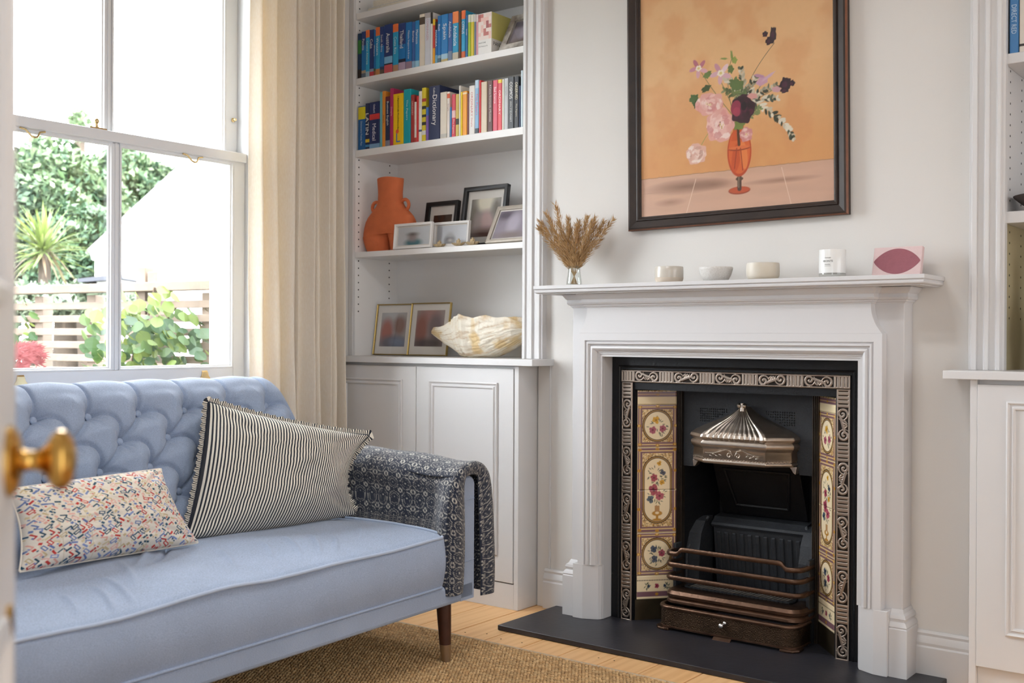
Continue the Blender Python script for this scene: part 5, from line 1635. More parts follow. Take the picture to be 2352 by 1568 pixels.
Bx = pb[:, None, 0] * bs2[None]; By = .108 - (.108 - pb[:, None, 1]) * bs2[None]; Bz = np.broadcast_to(bz[None], Bx.shape)
band = gridobj('hood_band', np.stack([Bx, By, Bz], -1), M_PEW, hood)
dt = MB()
def on_plan(q):
    i = int(q * 299); return pb[i]
for k in range(44):
    x, y = on_plan((k + .5) / 44)
    x *= .99; y = .108 - (.108 - y) * .985
    dt.add([(x - .0035, y, .6215), (x + .0035, y, .6215), (x, y - .004, .6185), (x, y, .6155)], [(0, 1, 2), (0, 2, 3), (1, 3, 2)])
obj('dentils', dt, M_PEW, hood, kind='stuff')
sc2 = MB()
for sg in (-1, 1):
    pts = []
    for a in np.linspace(0, 2.2 * PI, 26):
        r = .010 * (1 - a / (2.6 * PI)) + .001
        pts.append((sg * (.016 - r * math.cos(a)), .0115, .634 + r * math.sin(a)))
    pts = list(reversed(pts)) + [(sg * .012, .0115, .650), (sg * .03, .0115, .6535), (sg * .055, .0115, .645), (sg * .08, .0115, .639), (sg * .108, .0115, .640)]
    sc2.tube(pts, [.0012 + .0014 * math.sin(PI * min(1, i / 18)) for i in range(len(pts))], 7)
    for (x, z, a) in ((.045, .633, .5), (.058, .630, .1), (.07, .634, .8), (.080, .629, .2)):
        sc2.tube([(sg * x, .0115, z), (sg * (x + .006 * math.cos(a)), .0105, z + .004 * math.sin(a)), (sg * (x + .011), .0115, z + .003)], [.0006, .0022, .0005], 6)
obj('scroll', sc2, M_PEW, hood, smooth=60)
for sg in (-1, 1):
    obj('hood_foot', MB().prism([(sg * .183, .604), (sg * .168, .604), (sg * .176, .596), (sg * .184, .583), (sg * .192, .578), (sg * .196, .604)], 'y', .085, .112), M_PEW, hood, bev=.0015)

# firebox
fb = MB()
fb.box(-.36, .36, .278, .284, HZ, .86)
for sg in (-1, 1):
    fb.prism([(sg * .2445, .1185), (sg * .185, .275), (sg * .36, .275), (sg * .36, .1185)], 'z', HZ, .86)
obj('firebox', fb, M_IRON, ins)
ub = MB()
ub.prism([(.275, .385), (.262, .395), (.150, .66), (.160, .67), (.275, .67)], 'x', -.165, .165)
upb = obj('upper_back_plate', ub, M_IRON, ins, bev=.002)
def upq(x, f):      # point on the tilted plate, f 0 bottom .. 1 top
    return (x, .262 - .112 * f - .002, .395 + .265 * f)
n_up = (Vector((0, -.265, -.112))).normalized()
obj('back_panel_moulding', MB().sweep([upq(-.105, .12), upq(.105, .12), upq(.13, .66), upq(-.13, .66)], [(0, 0), (0, .004), (.006, .006), (.010, .002), (.010, 0)], n_up, closed=True), M_IRON, upb, smooth=30)
lb = obj('fireback_ledge', MB().prism([(.20, .350), (.195, .358), (.20, .366), (.212, .371), (.225, .385), (.275, .392), (.275, .35)], 'x', -.178, .178), M_IRON2, ins, smooth=30)
obj('fireback', MB().prism([(.205, .350), (.235, .13), (.275, .13), (.275, .350)], 'x', -.172, .172), M_IRON2, ins)
for k in range(11):
    x = -.152 + k * .0304
    obj('fin', MB().loft([[(x - .009, .2065, .335), (x + .009, .2065, .335), (x + .007, .2015, .331), (x - .007, .2015, .331)], [(x - .009, .236, .135), (x + .009, .236, .135), (x + .007, .231, .135), (x - .007, .231, .135)]]), M_IRON2, ins, bev=.003)
for sg in (-1, 1):       # rounded cheek arches
    pts = [(sg * (.238 - .050 * math.sin(a)), .125 + .07 * math.sin(a), .27 + .115 * math.sin(a)) for a in np.linspace(0, PI / 2, 16)]
    pts = [(sg * .238, .122, .14)] + pts
    obj('cheek_rim', MB().tube(pts, .007, 8), M_IRON2, ins, smooth=60)
    obj('cheek', MB().prism([(.125, .12), (.125, .27), (.14, .33), (.17, .372), (.20, .385), (.23, .385), (.23, .12)], 'x', sg * .188, sg * .242), M_IRON2, ins)

# grate
def front_path(hx, yb, yf, rad=.035, n=7):
    pts = [(-hx, yb)]
    for a in np.linspace(PI, 1.5 * PI, n):
        pts.append((-hx + rad + rad * math.cos(a), yf + rad + rad * math.sin(a)))
    for a in np.linspace(1.5 * PI, 2 * PI, n):
        pts.append((hx - rad + rad * math.cos(a), yf + rad + rad * math.sin(a)))
    return pts + [(hx, yb)]
gp_ = front_path(.250, .10, -.012)
for bi, zb in enumerate((.284, .238, .192)):
    pts = []
    for (x, y) in gp_:
        pts.append((x, y, zb))
    if bi == 0:
        pts = [(x, y, zb - .008) for x, y in gp_[:8]] + [(-.205, -.012, zb - .008), (-.197, -.012, zb - .002), (-.188, -.012, zb + .008), (-.178, -.012, zb + .010), (.178, -.012, zb + .010), (.188, -.012, zb + .008), (.197, -.012, zb - .002), (.205, -.012, zb - .008)] + [(x, y, zb - .008) for x, y in gp_[8:]]
    obj('fire_bar', MB().sweep(pts, [(-.005, -.008), (.005, -.008), (.008, -.003), (.008, .003), (.005, .008), (-.005, .008), (-.008, .003), (-.008, -.003)], (0, 0, 1)), M_BRON, ins, smooth=40)
for sg in (-1, 1):
    obj('bar_post', MB().box(sg * .250 - .006, sg * .250 + .006, .055, .098, HZ, .30), M_IRON2, ins, bev=.002)
obj('grate_front', MB().sweep([(x, y, 0) for x, y in front_path(.254, .10, -.018, .045)], [(.012, .100), (0, .101), (-.004, .106), (-.003, .113), (.001, .117), (.001, .121), (-.003, .126), (-.004, .135), (.004, .146), (.018, .152), (.045, .154), (.045, .100)], (0, 0, 1)), M_BRON, ins, smooth=30)
gr = obj('grate_rim', MB().sweep([(-.195, .03, .1545), (.195, .03, .1545), (.205, .055, .1545), (.195, .10, .1545), (-.195, .10, .1545), (-.205, .055, .1545)], [(0, 0), (0, .004), (.008, .004), (.008, 0)], (0, 0, 1), closed=True), M_IRON2, ins)
for k in range(25):
    x = -.178 + k * .0148
    obj('grate_bar', MB().loft([[(x - .0035, .035, z), (x + .0035, .035, z), (x + .0085, .098, z), (x + .0015, .098, z)] for z in (.1505, .1585)]), mat('grate_iron', '8a8782', .5, .4), gr)
# ash pit cover
apath = front_path(.258, .06, -.062, .05)
ash = obj('ash_cover', MB().sweep([(x, y, 0) for x, y in apath], [(0, .028), (0, .092), (.010, .092), (.010, .028)], (0, 0, 1)), mat('hammered_iron', '4d3c2e', .36, .85, var=.4, vscale=25, bump=.9, bscale=260), ins, smooth=40)
obj('ash_cover_rail', MB().sweep([(x, y, 0) for x, y in apath], [(-.003, .092), (-.005, .097), (-.003, .102), (.003, .105), (.010, .104), (.013, .100), (.012, .092)], (0, 0, 1)), M_BRON, ash, smooth=50)
obj('ash_cover_foot_rail', MB().sweep([(x, y, 0) for x, y in apath], [(-.003, .028), (-.003, .033), (0, .035), (.010, .035), (.010, .028)], (0, 0, 1)), M_BRON, ash, smooth=40)
for sg in (-1, 1):
    obj('foot', MB().prism([(sg * .262, .0), (sg * .266, -.045), (sg * .250, -.066), (sg * .222, -.072), (sg * .205, -.070), (sg * .205, -.055), (sg * .235, -.045), (sg * .245, 0)], 'z', HZ + .0003, .028), M_BRON, ash, bev=.003)
obj('lip_tab', MB().prism([(-.064, .028), (-.078, HZ + .0005), (-.074, HZ + .0005), (-.060, .028)], 'x', -.033, .033), M_BRON, ash, bev=.001)
M_CHR = mat('chrome', 'e3e3e6', .1, 1.0)
obj('knob', MB().lathe([(.0, .0), (.006, 0), (.0055, -.004), (.008, -.008), (.0095, -.013), (.007, -.018), (.0, -.020)], (-.001, -.062, .070), 18, 'y').lathe([(0, 0), (.005, 0), (.007, -.004), (.005, -.008), (0, -.009)], (.009, -.0625, .079), 14, 'y'), M_CHR, ash, smooth=60)
# ------------------------------------------------------------------ framed flower print above the mantel
pf = thing('framed_picture', 'large dark framed print of flowers in an orange glass vase', 'picture', (.004, -.001, 1.428))
pf.rotation_euler = (0, R(-.7), 0)
M_PFR = mat('dark_wood_frame', '33261f', .52, var=1, vscale=18, c2='241b18')
M_PFE = mat('frame_edge', '7a4a30', .4, var=.3, vscale=30)
PW, PH = .405, 1.12
obj('frame', MB().sweep([(-PW, 0, 0), (PW, 0, 0), (PW, 0, PH), (-PW, 0, PH)], [(0, 0), (0, .024), (.004, .030), (.009, .032), (.014, .030), (.026, .024), (.032, .022), (.034, .026), (.039, .027), (.043, .022), (.043, .019), (.048, .017), (.048, 0)], (0, -1, 0), closed=True), M_PFR, pf, world=False, smooth=25)
obj('frame_edge', MB().sweep([(-PW, 0, 0), (PW, 0, 0), (PW, 0, PH), (-PW, 0, PH)], [(-.0006, .018), (-.0006, .0245), (.0035, .0302), (.0035, .0295), (0, .024), (0, .018)], (0, -1, 0), closed=True), M_PFE, pf, world=False)
obj('backing', MB().box(-PW + .002, PW - .002, -.004, -.0005, .002, PH - .002), mat('frame_back', '6b5a48', .9), pf, world=False)
ax, az = .358, .0455
gx_, gz_ = 400, 560
X, Z = np.meshgrid(np.linspace(-ax, ax, gx_), np.linspace(az, PH - az, gz_), indexing='ij')
cv = Canvas(X, Z, 'e0ae78', .0016)
# sketch coordinates -> print coordinates (metres)
Hh = [5.95775561e-04, -3.28891503e-06, -4.40183756e-01, -4.28340620e-05, -5.46010387e-04, 8.43482280e-01, 9.84658160e-05, -9.23925420e-07]
def q(x, y):
    w = Hh[6] * x + Hh[7] * y + 1
    return ((Hh[0] * x + Hh[1] * y + Hh[2]) / w, (Hh[3] * x + Hh[4] * y + Hh[5]) / w)
K = .00053
rr = random.Random(21)
wallA, wallB, wallC = np.array(lin('e4b581')), np.array(lin('d99d62')), np.array(lin('d08a55'))
n_ = fbm(X * 9 + 5, Z * 9, 31)[..., None]
vz = sstep(.55, .2, Z)[..., None]
cv.C = wallA * (1 - vz) + wallB * vz
cv.C = cv.C * (1 - .35 * sstep(.45, .65, n_)) + wallC * .35 * sstep(.45, .65, n_)
cv.C *= (.97 + .06 * fbm(X * 150, Z * 150, 4))[..., None]
# pavement
e0, e1 = q(148, 1195), q(1430, 1055)
line = e0[1] + (X - e0[0]) * (e1[1] - e0[1]) / (e1[0] - e0[0]) + .004 * (fbm(X * 60, X * 0, 3) - .5)
cv.put(Z - line - .002, '8a6a50', .8)
cv.put(Z - line, 'd0a78f')
fl_ = (Z < line)[..., None]
cv.C = np.where(fl_, cv.C * (.9 + .2 * fbm(X * 8, Z * 40, 9))[..., None], cv.C)
def soft(x, y, rx, ry, c, op):
    cx, cz = q(x, y)
    d = np.hypot((X - cx) / (rx * K), (Z - cz) / (ry * K))
    a = (np.clip(1 - d, 0, 1) ** .8 * op)[..., None] * fl_
    cv.C = cv.C * (1 - a) + np.array(lin(c)) * a
soft(430, 1240, 330, 55, '7c5a4a', .85); soft(620, 1225, 200, 40, '84604e', .7); soft(330, 1345, 130, 30, '84604e', .6); soft(1080, 1195, 280, 22, '8a6450', .7)
cv.line([q(502, 1190), q(435, 1432)], .0010, 'e8cdb8'); cv.line([q(1075, 1112), q(1142, 1370)], .0010, 'e8cdb8'); cv.line([q(150, 1290), q(470, 1268)], .0006, 'b08a74')
# glass vase
def E(x, y, rx, ry, c, a=0.0, op=1.0, wob=0.0, seed=0):
    cx, cz = q(x, y)
    cv.ell(cx, cz, rx * K, ry * K, c, -a, op, wob, seed)
E(792, 1266, 76, 25, '8f3a1c'); E(792, 1262, 72, 21, 'b9502a')
cv.line([q(793, 1160), q(793, 1255)], .0075, '4b3327'); E(793, 1188, 26, 13, '54402f'); cv.line([q(789, 1170), q(789, 1245)], .0018, '8a7a66')
E(792, 1008, 84, 158, 'b9461a'); E(792, 1000, 74, 148, 'd4622a'); E(770, 1050, 30, 95, 'c24d1f', .15, .8); E(822, 1030, 26, 90, 'e58a48', -.1, .7); E(792, 985, 76, 14, '8f3416'); E(792, 980, 74, 11, 'd9703a')
cv.line([q(775, 985), q(760, 1120)], .002, 'a03c18'); cv.line([q(800, 985), q(815, 1130)], .002, 'a03c18')
cv.put(np.maximum(np.abs(X - q(785, 880)[0]) - .019 - np.abs(Z - q(785, 860)[1]) * .22, np.abs(Z - q(785, 880)[1]) - .026), 'c8541f')
cv.line([q(783, 850), q(790, 960)], .005, '5a3a22')
# thin stems
for p0, p1, p2, c in (((835, 620), (860, 490), (1027, 280), '4a4a38'), ((820, 700), (940, 640), (1075, 560), '6a6a4a'), ((780, 800), (640, 640), (540, 480), '5a6a3a'), ((770, 800), (680, 560), (740, 390), '5d6a38'), ((785, 800), (720, 640), (660, 520), '6a7048'), ((540, 960), (560, 920), (600, 860), '8a9a50'), ((800, 760), (880, 640), (940, 560), '6a7048')):
    cv.line(bez(q(*p0), q(*p1), q(*p2)), .0010, c)
# silvery cut foliage
def leafspray(x0, y0, x1, y1, n, ln, cols_, bend=0.0):
    for k in range(n):
        t = k / max(1, n - 1)
        x, y = x0 + (x1 - x0) * t + bend * math.sin(PI * t), y0 + (y1 - y0) * t
        a0 = math.atan2(y1 - y0, x1 - x0)
        for sg in (-1, 1):
            a = a0 + sg * rr.uniform(.5, 1.1)
            L_ = ln * rr.uniform(.6, 1.2) * (1 - .4 * t)
            E(x + math.cos(a) * L_ * .5, y + math.sin(a) * L_ * .5, L_ * .55, rr.uniform(6, 11), rr.choice(cols_), a)
SIL = ['c9bda4', 'b5ac94', 'd8cfba', '9a957c', '6f7058', '3e4434']
leafspray(830, 640, 690, 500, 11, 50, SIL); leafspray(830, 640, 800, 455, 11, 45, SIL); leafspray(840, 640, 900, 510, 9, 42, SIL); leafspray(860, 640, 1040, 560, 11, 42, SIL)
leafspray(880, 660, 1040, 650, 9, 40, ['3f4838', '5d6450', 'b5ac94', 'd8cfba']); leafspray(900, 680, 1150, 920, 18, 46, ['d8cfba', 'c9bda4', '4a5140', '39402f', 'e0d8c4'], 45)
leafspray(820, 650, 700, 600, 8, 46, ['55603a', '6d7848', '8a8f66']); leafspray(830, 640, 760, 540, 7, 52, ['5d7040', '6f8048', '4c5c34']); leafspray(850, 760, 930, 720, 6, 44, ['64743f', '7a8650'])
for (x, y, rx, ry, c) in ((490, 655, 34, 30, '4f6a38'), (505, 690, 24, 26, '3f5a30'), (580, 492, 30, 22, '6d7f42'), (570, 585, 34, 20, '4a5a34'), (790, 825, 40, 34, '74823f'), (775, 560, 48, 34, '5f7440'), (735, 455, 20, 26, '66783f'), (760, 395, 18, 22, '93a04c'), (742, 365, 8, 34, '7f9048'), (690, 385, 24, 6, '7f9048')):
    E(x, y, rx, ry, c, rr.uniform(-.4, .4), 1, .12, x)
# blooms
def bloom(x, y, rx, ry, cols_, n=46, core=None):
    E(x, y, rx, ry, cols_[0], 0, 1, .07, x)
    for k in range(n):
        a = rr.uniform(0, 2 * PI); d = math.sqrt(rr.random()) * .8
        E(x + d * rx * math.cos(a), y + d * ry * math.sin(a), rx * rr.uniform(.14, .34), ry * rr.uniform(.10, .22), rr.choice(cols_), a + PI / 2 + rr.uniform(-.5, .5), .75, .08, k)
    if core:
        for k in range(10):
            a = rr.uniform(0, 2 * PI); d = rr.random() * .22
            E(x + d * rx * math.cos(a), y + d * ry * math.sin(a), rx * .05, ry * .05, rr.choice(core))
PK = ['dfa59a', 'e8b9ae', 'efcabf', 'd9948c', 'f3dcd2', 'cf8a86']
bloom(592, 688, 100, 72, PK, 50, ['e9d9a8', 'c98a7a']); bloom(664, 832, 98, 108, PK, 64, ['c9a060', 'e6cf96', '9a5a50']); bloom(505, 1022, 74, 68, ['dcae9d', 'e9c9ba', 'c99786', 'f3e2d8', 'b98a78'], 40); bloom(838, 892, 44, 46, ['cf8a86', 'e0aaa4', 'e9c4bc'], 22, ['e6cf96'])
bloom(815, 722, 82, 92, ['3a1a26', '2a141c', '4d2032', '5d2436'], 34); E(768, 712, 34, 46, '8f2f46', .3); E(775, 740, 26, 30, 'a83c52', -.2, .8); E(822, 700, 20, 30, '20121a')
for (x, y, s, cols_) in ((520, 450, 58, ['c98a9a', 'd7a3ae', 'b9707f']), (668, 482, 66, ['d6a9b4', 'e4c4c8', 'c990a0'])):
    for k in range(5):
        a = k * 2 * PI / 5 + .4
        E(x + math.cos(a) * s * .62, y + math.sin(a) * s * .62, s * .52, s * .24, rr.choice(cols_), a)
    E(x, y, s * .36, s * .32, 'efe2cf', 0, 1, .1); E(x, y, s * .16, s * .14, 'd9c878')
for (x, y, rx, ry, a, c) in ((945, 535, 40, 26, -.3, 'c79aae'), (985, 505, 50, 9, -.5, 'cfa9ba'), (925, 500, 36, 10, .3, 'b98aa4'), (880, 635, 34, 18, .2, 'd79a92'), (1040, 590, 30, 18, .2, 'c99aa0')):
    E(x, y, rx, ry, c, a, 1, .08, x)
for (x, y, rx, ry, a) in ((1018, 225, 22, 50, .05), (965, 220, 18, 18, 0), (992, 265, 24, 26, .5), (1100, 555, 36, 42, .2), (1145, 548, 20, 18, .6), (1095, 595, 28, 18, 0)):
    E(x, y, rx, ry, '2e1722', a, 1, .1, x); E(x - 4, y + 4, rx * .5, ry * .5, '4f2438', a, .8)
gridobj('print', np.stack([X, np.full(X.shape, -.0120), Z], -1), mat('art_print', attr=True, rough=.4), pf, world=False, col=cv.C)
obj('glass', MB().box(-ax - .001, ax + .001, -.0165, -.0155, az - .001, PH - az + .001), glass_mat('picture_glass', gloss=.035), pf, world=False)

# ------------------------------------------------------------------ things on the mantel shelf
ZM = 1.2258
M_VGL = glass_mat('vase_glass', (.97, .985, .98), .06)
vz_ = thing('bud_vase', 'small clear glass vase holding dried grass on the mantel', 'vase', (-.580, -.11, ZM))
obj('body', MB().lathe([(0, .001), (.026, .001), (.0285, .004), (.028, .012), (.0235, .045), (.0215, .062), (.0225, .068), (.024, .072), (.0232, .0725), (.0205, .066), (.0200, .060), (.0222, .043), (.0265, .012), (.025, .006), (0, .005)], (0, 0, 0), 40), M_VGL, vz_, world=False, smooth=60)
M_GRS = mat('dried_grass', 'c4a274', .9, var=1, vscale=60, c2='a98558')
M_GRS2 = mat('dried_stem', 'a08258', .9)
rg = random.Random(4)
plumes = [(-.13, -.02, .215), (-.115, .03, .20), (-.095, -.035, .245), (-.075, .01, .215), (-.06, -.03, .27), (-.045, .03, .225), (-.02, -.01, .19), (.0, .03, .215), (.02, -.02, .195), (.045, .01, .225), (.065, .035, .205), (.085, -.01, .215), (.105, .02, .205), (.135, .03, .210), (-.15, .0, .20)]
for (dx, dy, h) in plumes:
    t = thing('dried_grass_stem', 'golden dried grass plume standing in the small glass vase', 'dried grass', (-.580, -.11, ZM + .006), 0, 'dried grass plumes in the glass vase')
    b0 = Vector((-dx * .10, -dy * .12, .0)); b1 = Vector((dx * .08, dy * .08, .066)); b2 = Vector((dx * 1.08, dy, h * 1.08))
    path = [tuple(b0 * (1 - s) ** 2 + b1 * 2 * s * (1 - s) + b2 * s * s) for s in np.linspace(0, 1, 12)]
    obj('stem', MB().tube(path, [.0011 - .0006 * i / 11 for i in range(12)], 5), M_GRS2, t, world=False)
    pl = MB()
    for k in range(480):
        s = .34 + .66 * rg.random() ** .85
        p = Vector(b0 * (1 - s) ** 2 + b1 * 2 * s * (1 - s) + b2 * s * s)
        d = (b1 - b0) * 2 * (1 - s) + (b2 - b1) * 2 * s
        d.normalize()
        a = rg.uniform(0, 2 * PI)
        u_ = d.orthogonal().normalized(); v_ = d.cross(u_)
        side = u_ * math.cos(a) + v_ * math.sin(a)
        wdt = .021 * math.sin(PI * min(1, (s - .30) / .72)) + .002
        L_ = rg.uniform(.012, .028)
        st = p + side * wdt * rg.uniform(.1, .5)
        tip = st + (d * .85 + side * .55).normalized() * L_
        pe = d.cross(side).normalized() * rg.uniform(.0008, .0016)
        mid = (st + tip) * .5
        pl.add([st, mid + pe, tip, mid - pe], [(0, 1, 2, 3)])
    o = obj('plume', pl, M_GRS, t, world=False)

def bowl(label, x, y, prof, m, m2, band):
    t = thing('ceramic_bowl', label, 'bowl', (x, y, ZM), 0, 'ceramic bowls on the mantel')
    obj('body', MB().lathe(prof, (0, 0, 0), 56), m, t, world=False, smooth=50)
    rs = [(r + .0004, h) for r, h in prof if band[0] <= h <= band[1]][:band[2]]
    if len(rs) > 1:
        obj('glaze_band', MB().lathe(rs, (0, 0, 0), 56, cap=False), m2, t, world=False, smooth=50)
M_CER1 = mat('grey_stoneware', 'c8c1b6', .3, var=.06, vscale=20, coat=.4)
M_CER2 = mat('speckled_white', 'd8d6d2', .55, var=.10, vscale=260, c2='c6c2bc')
M_CER3 = mat('sand_glaze', 'd2cdc4', .45, var=1, vscale=16, c2='c9beaa')
M_RAW = mat('raw_clay', 'cfc2b2', .8, var=.08, vscale=40)
bowl('grey straight-sided bowl with bare lower band, leftmost of the three bowls', -.186, -.11, [(0, .0), (.038, .0), (.044, .003), (.048, .012), (.0490, .018), (.0492, .040), (.0485, .054), (.047, .056), (.0455, .054), (.046, .02), (.04, .008), (0, .006)], M_CER1, M_RAW, (.002, .02, 4))
bowl('pale tapered bowl between the two straight-sided bowls', -.008, -.11, [(0, .0), (.034, .0), (.040, .003), (.050, .022), (.0555, .040), (.056, .046), (.0545, .048), (.052, .045), (.047, .022), (.036, .007), (0, .006)], M_CER2, M_CER2, (.5, .6, 0))
bowl('sand streaked bowl nearest the white candle', .160, -.11, [(0, .0), (.040, .0), (.048, .004), (.0525, .014), (.0535, .030), (.053, .048), (.0515, .055), (.050, .0555), (.0485, .052), (.049, .03), (.046, .012), (0, .007)], M_CER3, M_RAW, (.5, .6, 0))
cd = thing('candle', 'white candle in a glass tumbler with printed name', 'candle', (.392, -.11, ZM))
obj('glass_base', MB().lathe([(0, 0), (.037, 0), (.0395, .003), (.0405, .010), (.0405, .0145), (0, .0145)], (0, 0, 0), 48), M_VGL, cd, world=False, smooth=50)
obj('tumbler', MB().lathe([(0, .0146), (.0404, .0146), (.0408, .030), (.0408, .086), (.0400, .0875), (.0390, .086), (.0386, .074), (0, .074)], (0, 0, 0), 56), mat('white_coat', 'e6e6e4', .18), cd, world=False, smooth=50)
obj('wax', MB().lathe([(0, .0741), (.0380, .0741), (.0380, .0755), (0, .076)], (0, 0, 0), 48), mat('wax', 'eeece6', .5, var=.02), cd, world=False, smooth=50)
obj('wick', MB().tube([(0, 0, .0755), (.001, 0, .084)], .0009, 6), M_DARK, cd, world=False)
aim = math.atan2(CAM.y + .11, CAM.x - .392) - .35
def around(mb, rad):
    out = MB()
    out.add([(rad * math.cos(aim + p[0] / rad), rad * math.sin(aim + p[0] / rad), p[2]) for p in mb.v], mb.f)
    return out
for s, ln, z in (('VENTURE', .020, .061), ('BRONTE', .032, .051), ('lavender', .018, .041), ('scented candle', .020, .036)):
    obj('lettering', around(text_mb(s, ln, None, (1, 0, 0), (0, 0, 1), (0, 0, z)), .0412), mat('ink', '2e2d2c', .6), cd, world=False)
# small painted canvas
cvp = thing('small_canvas', 'small pink canvas painted with a dark rose lens shape', 'canvas', (.583, -.088, ZM))
cvp.rotation_euler = (R(-14), 0, R(-2))
obj('stretcher', MB().box(-.074, .074, -.0085, .0095, 0, .092), mat('pink_canvas', 'd6bdbc', .8, var=.06, vscale=40, bump=.3, bscale=400), cvp, world=False, bev=.002)
tq = np.linspace(-1, 1, 40)
up_ = [(x * .071, .046 + .040 * (1 - x * x) ** .85) for x in tq]
dn_ = [(x * .071, .046 - .040 * (1 - x * x) ** .85) for x in reversed(tq)]
obj('painted_lens', MB().prism(up_ + dn_[1:-1], 'y', -.0092, -.0084), mat('rose_paint', '92545e', .6, var=.12, vscale=50, bump=.4, bscale=120), cvp, world=False)
# ------------------------------------------------------------------ garden outside the window
GZ = -.45
def far(px, py, d):
    """garden point surveyed from the room: bearing (px, py) and distance d"""
    return CAM + _f * d + _r * ((px - 1176) / 2510.7 * d) - _u * ((py - 784) / 2510.7 * d)
M_EARTH = mat('garden_ground', '3e452a', .95, var=1, vscale=2, c2='4f4534', bump=.6, bscale=12)
gd = struct('ground', MB().box(-45, -2.1, -25, 40, GZ - .1, GZ), M_EARTH)
M_FEN = mat('weathered_timber', '6f6257', .85, var=1, vscale=5, c2='5d5045', bump=.3, bscale=60)
A = far(-260, 700, 7.1); B = far(760, 700, 5.3)
fd = Vector((B.x - A.x, B.y - A.y, 0)); FL = fd.length; fd.normalize()
fa = math.atan2(fd.y, fd.x)
fn = thing('slatted_fence', 'weathered horizontal slatted timber fence behind the window', 'fence', (A.x, A.y, GZ), fa)
ZF = 1.325 - GZ
obj('cap_rail', MB().box(0, FL, -.045, .03, ZF - .048, ZF), M_FEN, fn, world=False, bev=.004)
z = ZF - .10
while z > .35:
    obj('slat', MB().box(0, FL, -.012 + rnd.uniform(-.002, .002), .012, z - .040, z), M_FEN, fn, world=False, bev=.003)
    z -= .0735
def fx_(px):   # distance along the fence at a bearing
    D_ = far(px, 700, 1) - CAM
    # intersect ray with the fence line
    det = D_.x * (-fd.y) - D_.y * (-fd.x)
    tt_ = ((A.x - CAM.x) * (-fd.y) - (A.y - CAM.y) * (-fd.x)) / det
    P_ = CAM + D_ * tt_
    return (Vector((P_.x, P_.y, 0)) - Vector((A.x, A.y, 0))).dot(fd)
for px, top in ((-120, 0), (84, -.06), (204, -.06), (318, .085), (344, .06), (470, -.06)):
    x = fx_(px)
    obj('post', MB().box(x - .035, x + .035, .014, .085, 0, ZF + top), M_FEN, fn, world=False, bev=.004)

def leaf_mesh(w=.5, fold=.12, heart=True):
    pts = [(0, 0), (.18, .06), (.42, .22), (.5, .42), (.42, .66), (.22, .86), (0, 1.0)] if heart else [(0, 0), (.25, .12), (.42, .38), (.40, .62), (.2, .86), (0, 1.0)]
    mb = MB()
    v, f = [], []
    n = len(pts)
    for (x, y) in pts:
        v.append((0, y, -.10 * y * y))
    for (x, y) in pts:
        v.append((x * w * 2, y, fold * abs(x) - .10 * y * y))
    for (x, y) in pts:
        v.append((-x * w * 2, y, fold * abs(x) - .10 * y * y))
    for i in range(n - 1):
        f += [(i, i + n, i + n + 1, i + 1), (i, i + 1, i + 2 * n + 1, i + 2 * n)]
    mb.add(v, f)
    return mb
def leafmat(name, c, tr):
    m = mat(name, c, .5, var=.15, vscale=4)
    N, L = m.node_tree.nodes, m.node_tree.links
    t_ = N.new('ShaderNodeBsdfTranslucent'); t_.inputs[0].default_value = (*lin(tr), 1)
    mx = N.new('ShaderNodeMixShader'); mx.inputs[0].default_value = .35
    L.new(N['Principled BSDF'].outputs[0], mx.inputs[1]); L.new(t_.outputs[0], mx.inputs[2]); L.new(mx.outputs[0], N['Material Output'].inputs[0])
    return m
LM = [leafmat('leaf_green', '3f5832', '68793c'), leafmat('leaf_light', '5a6e34', '7c8545'), leafmat('leaf_deep', '2d482f', '526936')]
vine = thing('climbing_plant', 'leafy green climber growing over the slatted fence', 'climbing plant', far(330, 850, 5.9))
protos = []
for k in range(3):
    o = obj('leaf', leaf_mesh(.42 + .04 * k), LM[k], vine, world=True)
    protos.append(o)
    o.matrix_parent_inverse.identity()
rv_ = random.Random(12)
first = [True] * 3
spots = []
for _ in range(270):
    u, v = rv_.gauss(0, 1), rv_.gauss(0, 1)
    px, py = 300 + 62 * u + 25 * (v > 0) * u, 765 + 62 * v
    if py < 650 or px < 185 or px > 478:
        continue
    if py < 700 and not 270 < px < 470:
        continue
    spots.append((px, py, rv_.uniform(5.45, 5.85)))
for _ in range(60):
    spots.append((rv_.uniform(330, 480), rv_.uniform(690, 840), rv_.uniform(5.5, 5.75)))
for _ in range(14):
    spots.append((rv_.uniform(20, 75), rv_.uniform(690, 790), rv_.uniform(6.3, 6.5)))
for (px, py, d) in spots:
    k = rv_.choice((0, 0, 1, 1, 2, 2)) if py > 720 else rv_.choice((1, 1, 0))
    if first[k]:
        o = protos[k]; first[k] = False
    else:
        o = protos[k].copy(); COL.objects.link(o)
    P_ = far(px, py, d)
    o.location = P_ - vine.location
    s = rv_.uniform(.045, .085)
    o.scale = (s, s, s)
    # hang down, face roughly the house
    o.rotation_euler = (R(rv_.uniform(-150, -95)), R(rv_.uniform(-30, 30)), R(90 + rv_.uniform(-60, 60)))
st = MB()
for (a_, b_, c_) in (((300, 850), (315, 780), (305, 700)), ((330, 850), (350, 760), (420, 690)), ((290, 850), (250, 790), (215, 800)), ((320, 850), (340, 720), (355, 660)), ((420, 690), (440, 720), (470, 760))):
    st.tube([tuple(far(*p, 5.82)) for p in bez(a_, b_, c_, 9)], .006, 6)
obj('stem', st, mat('vine_stem', '45392d', .9), vine, smooth=60)

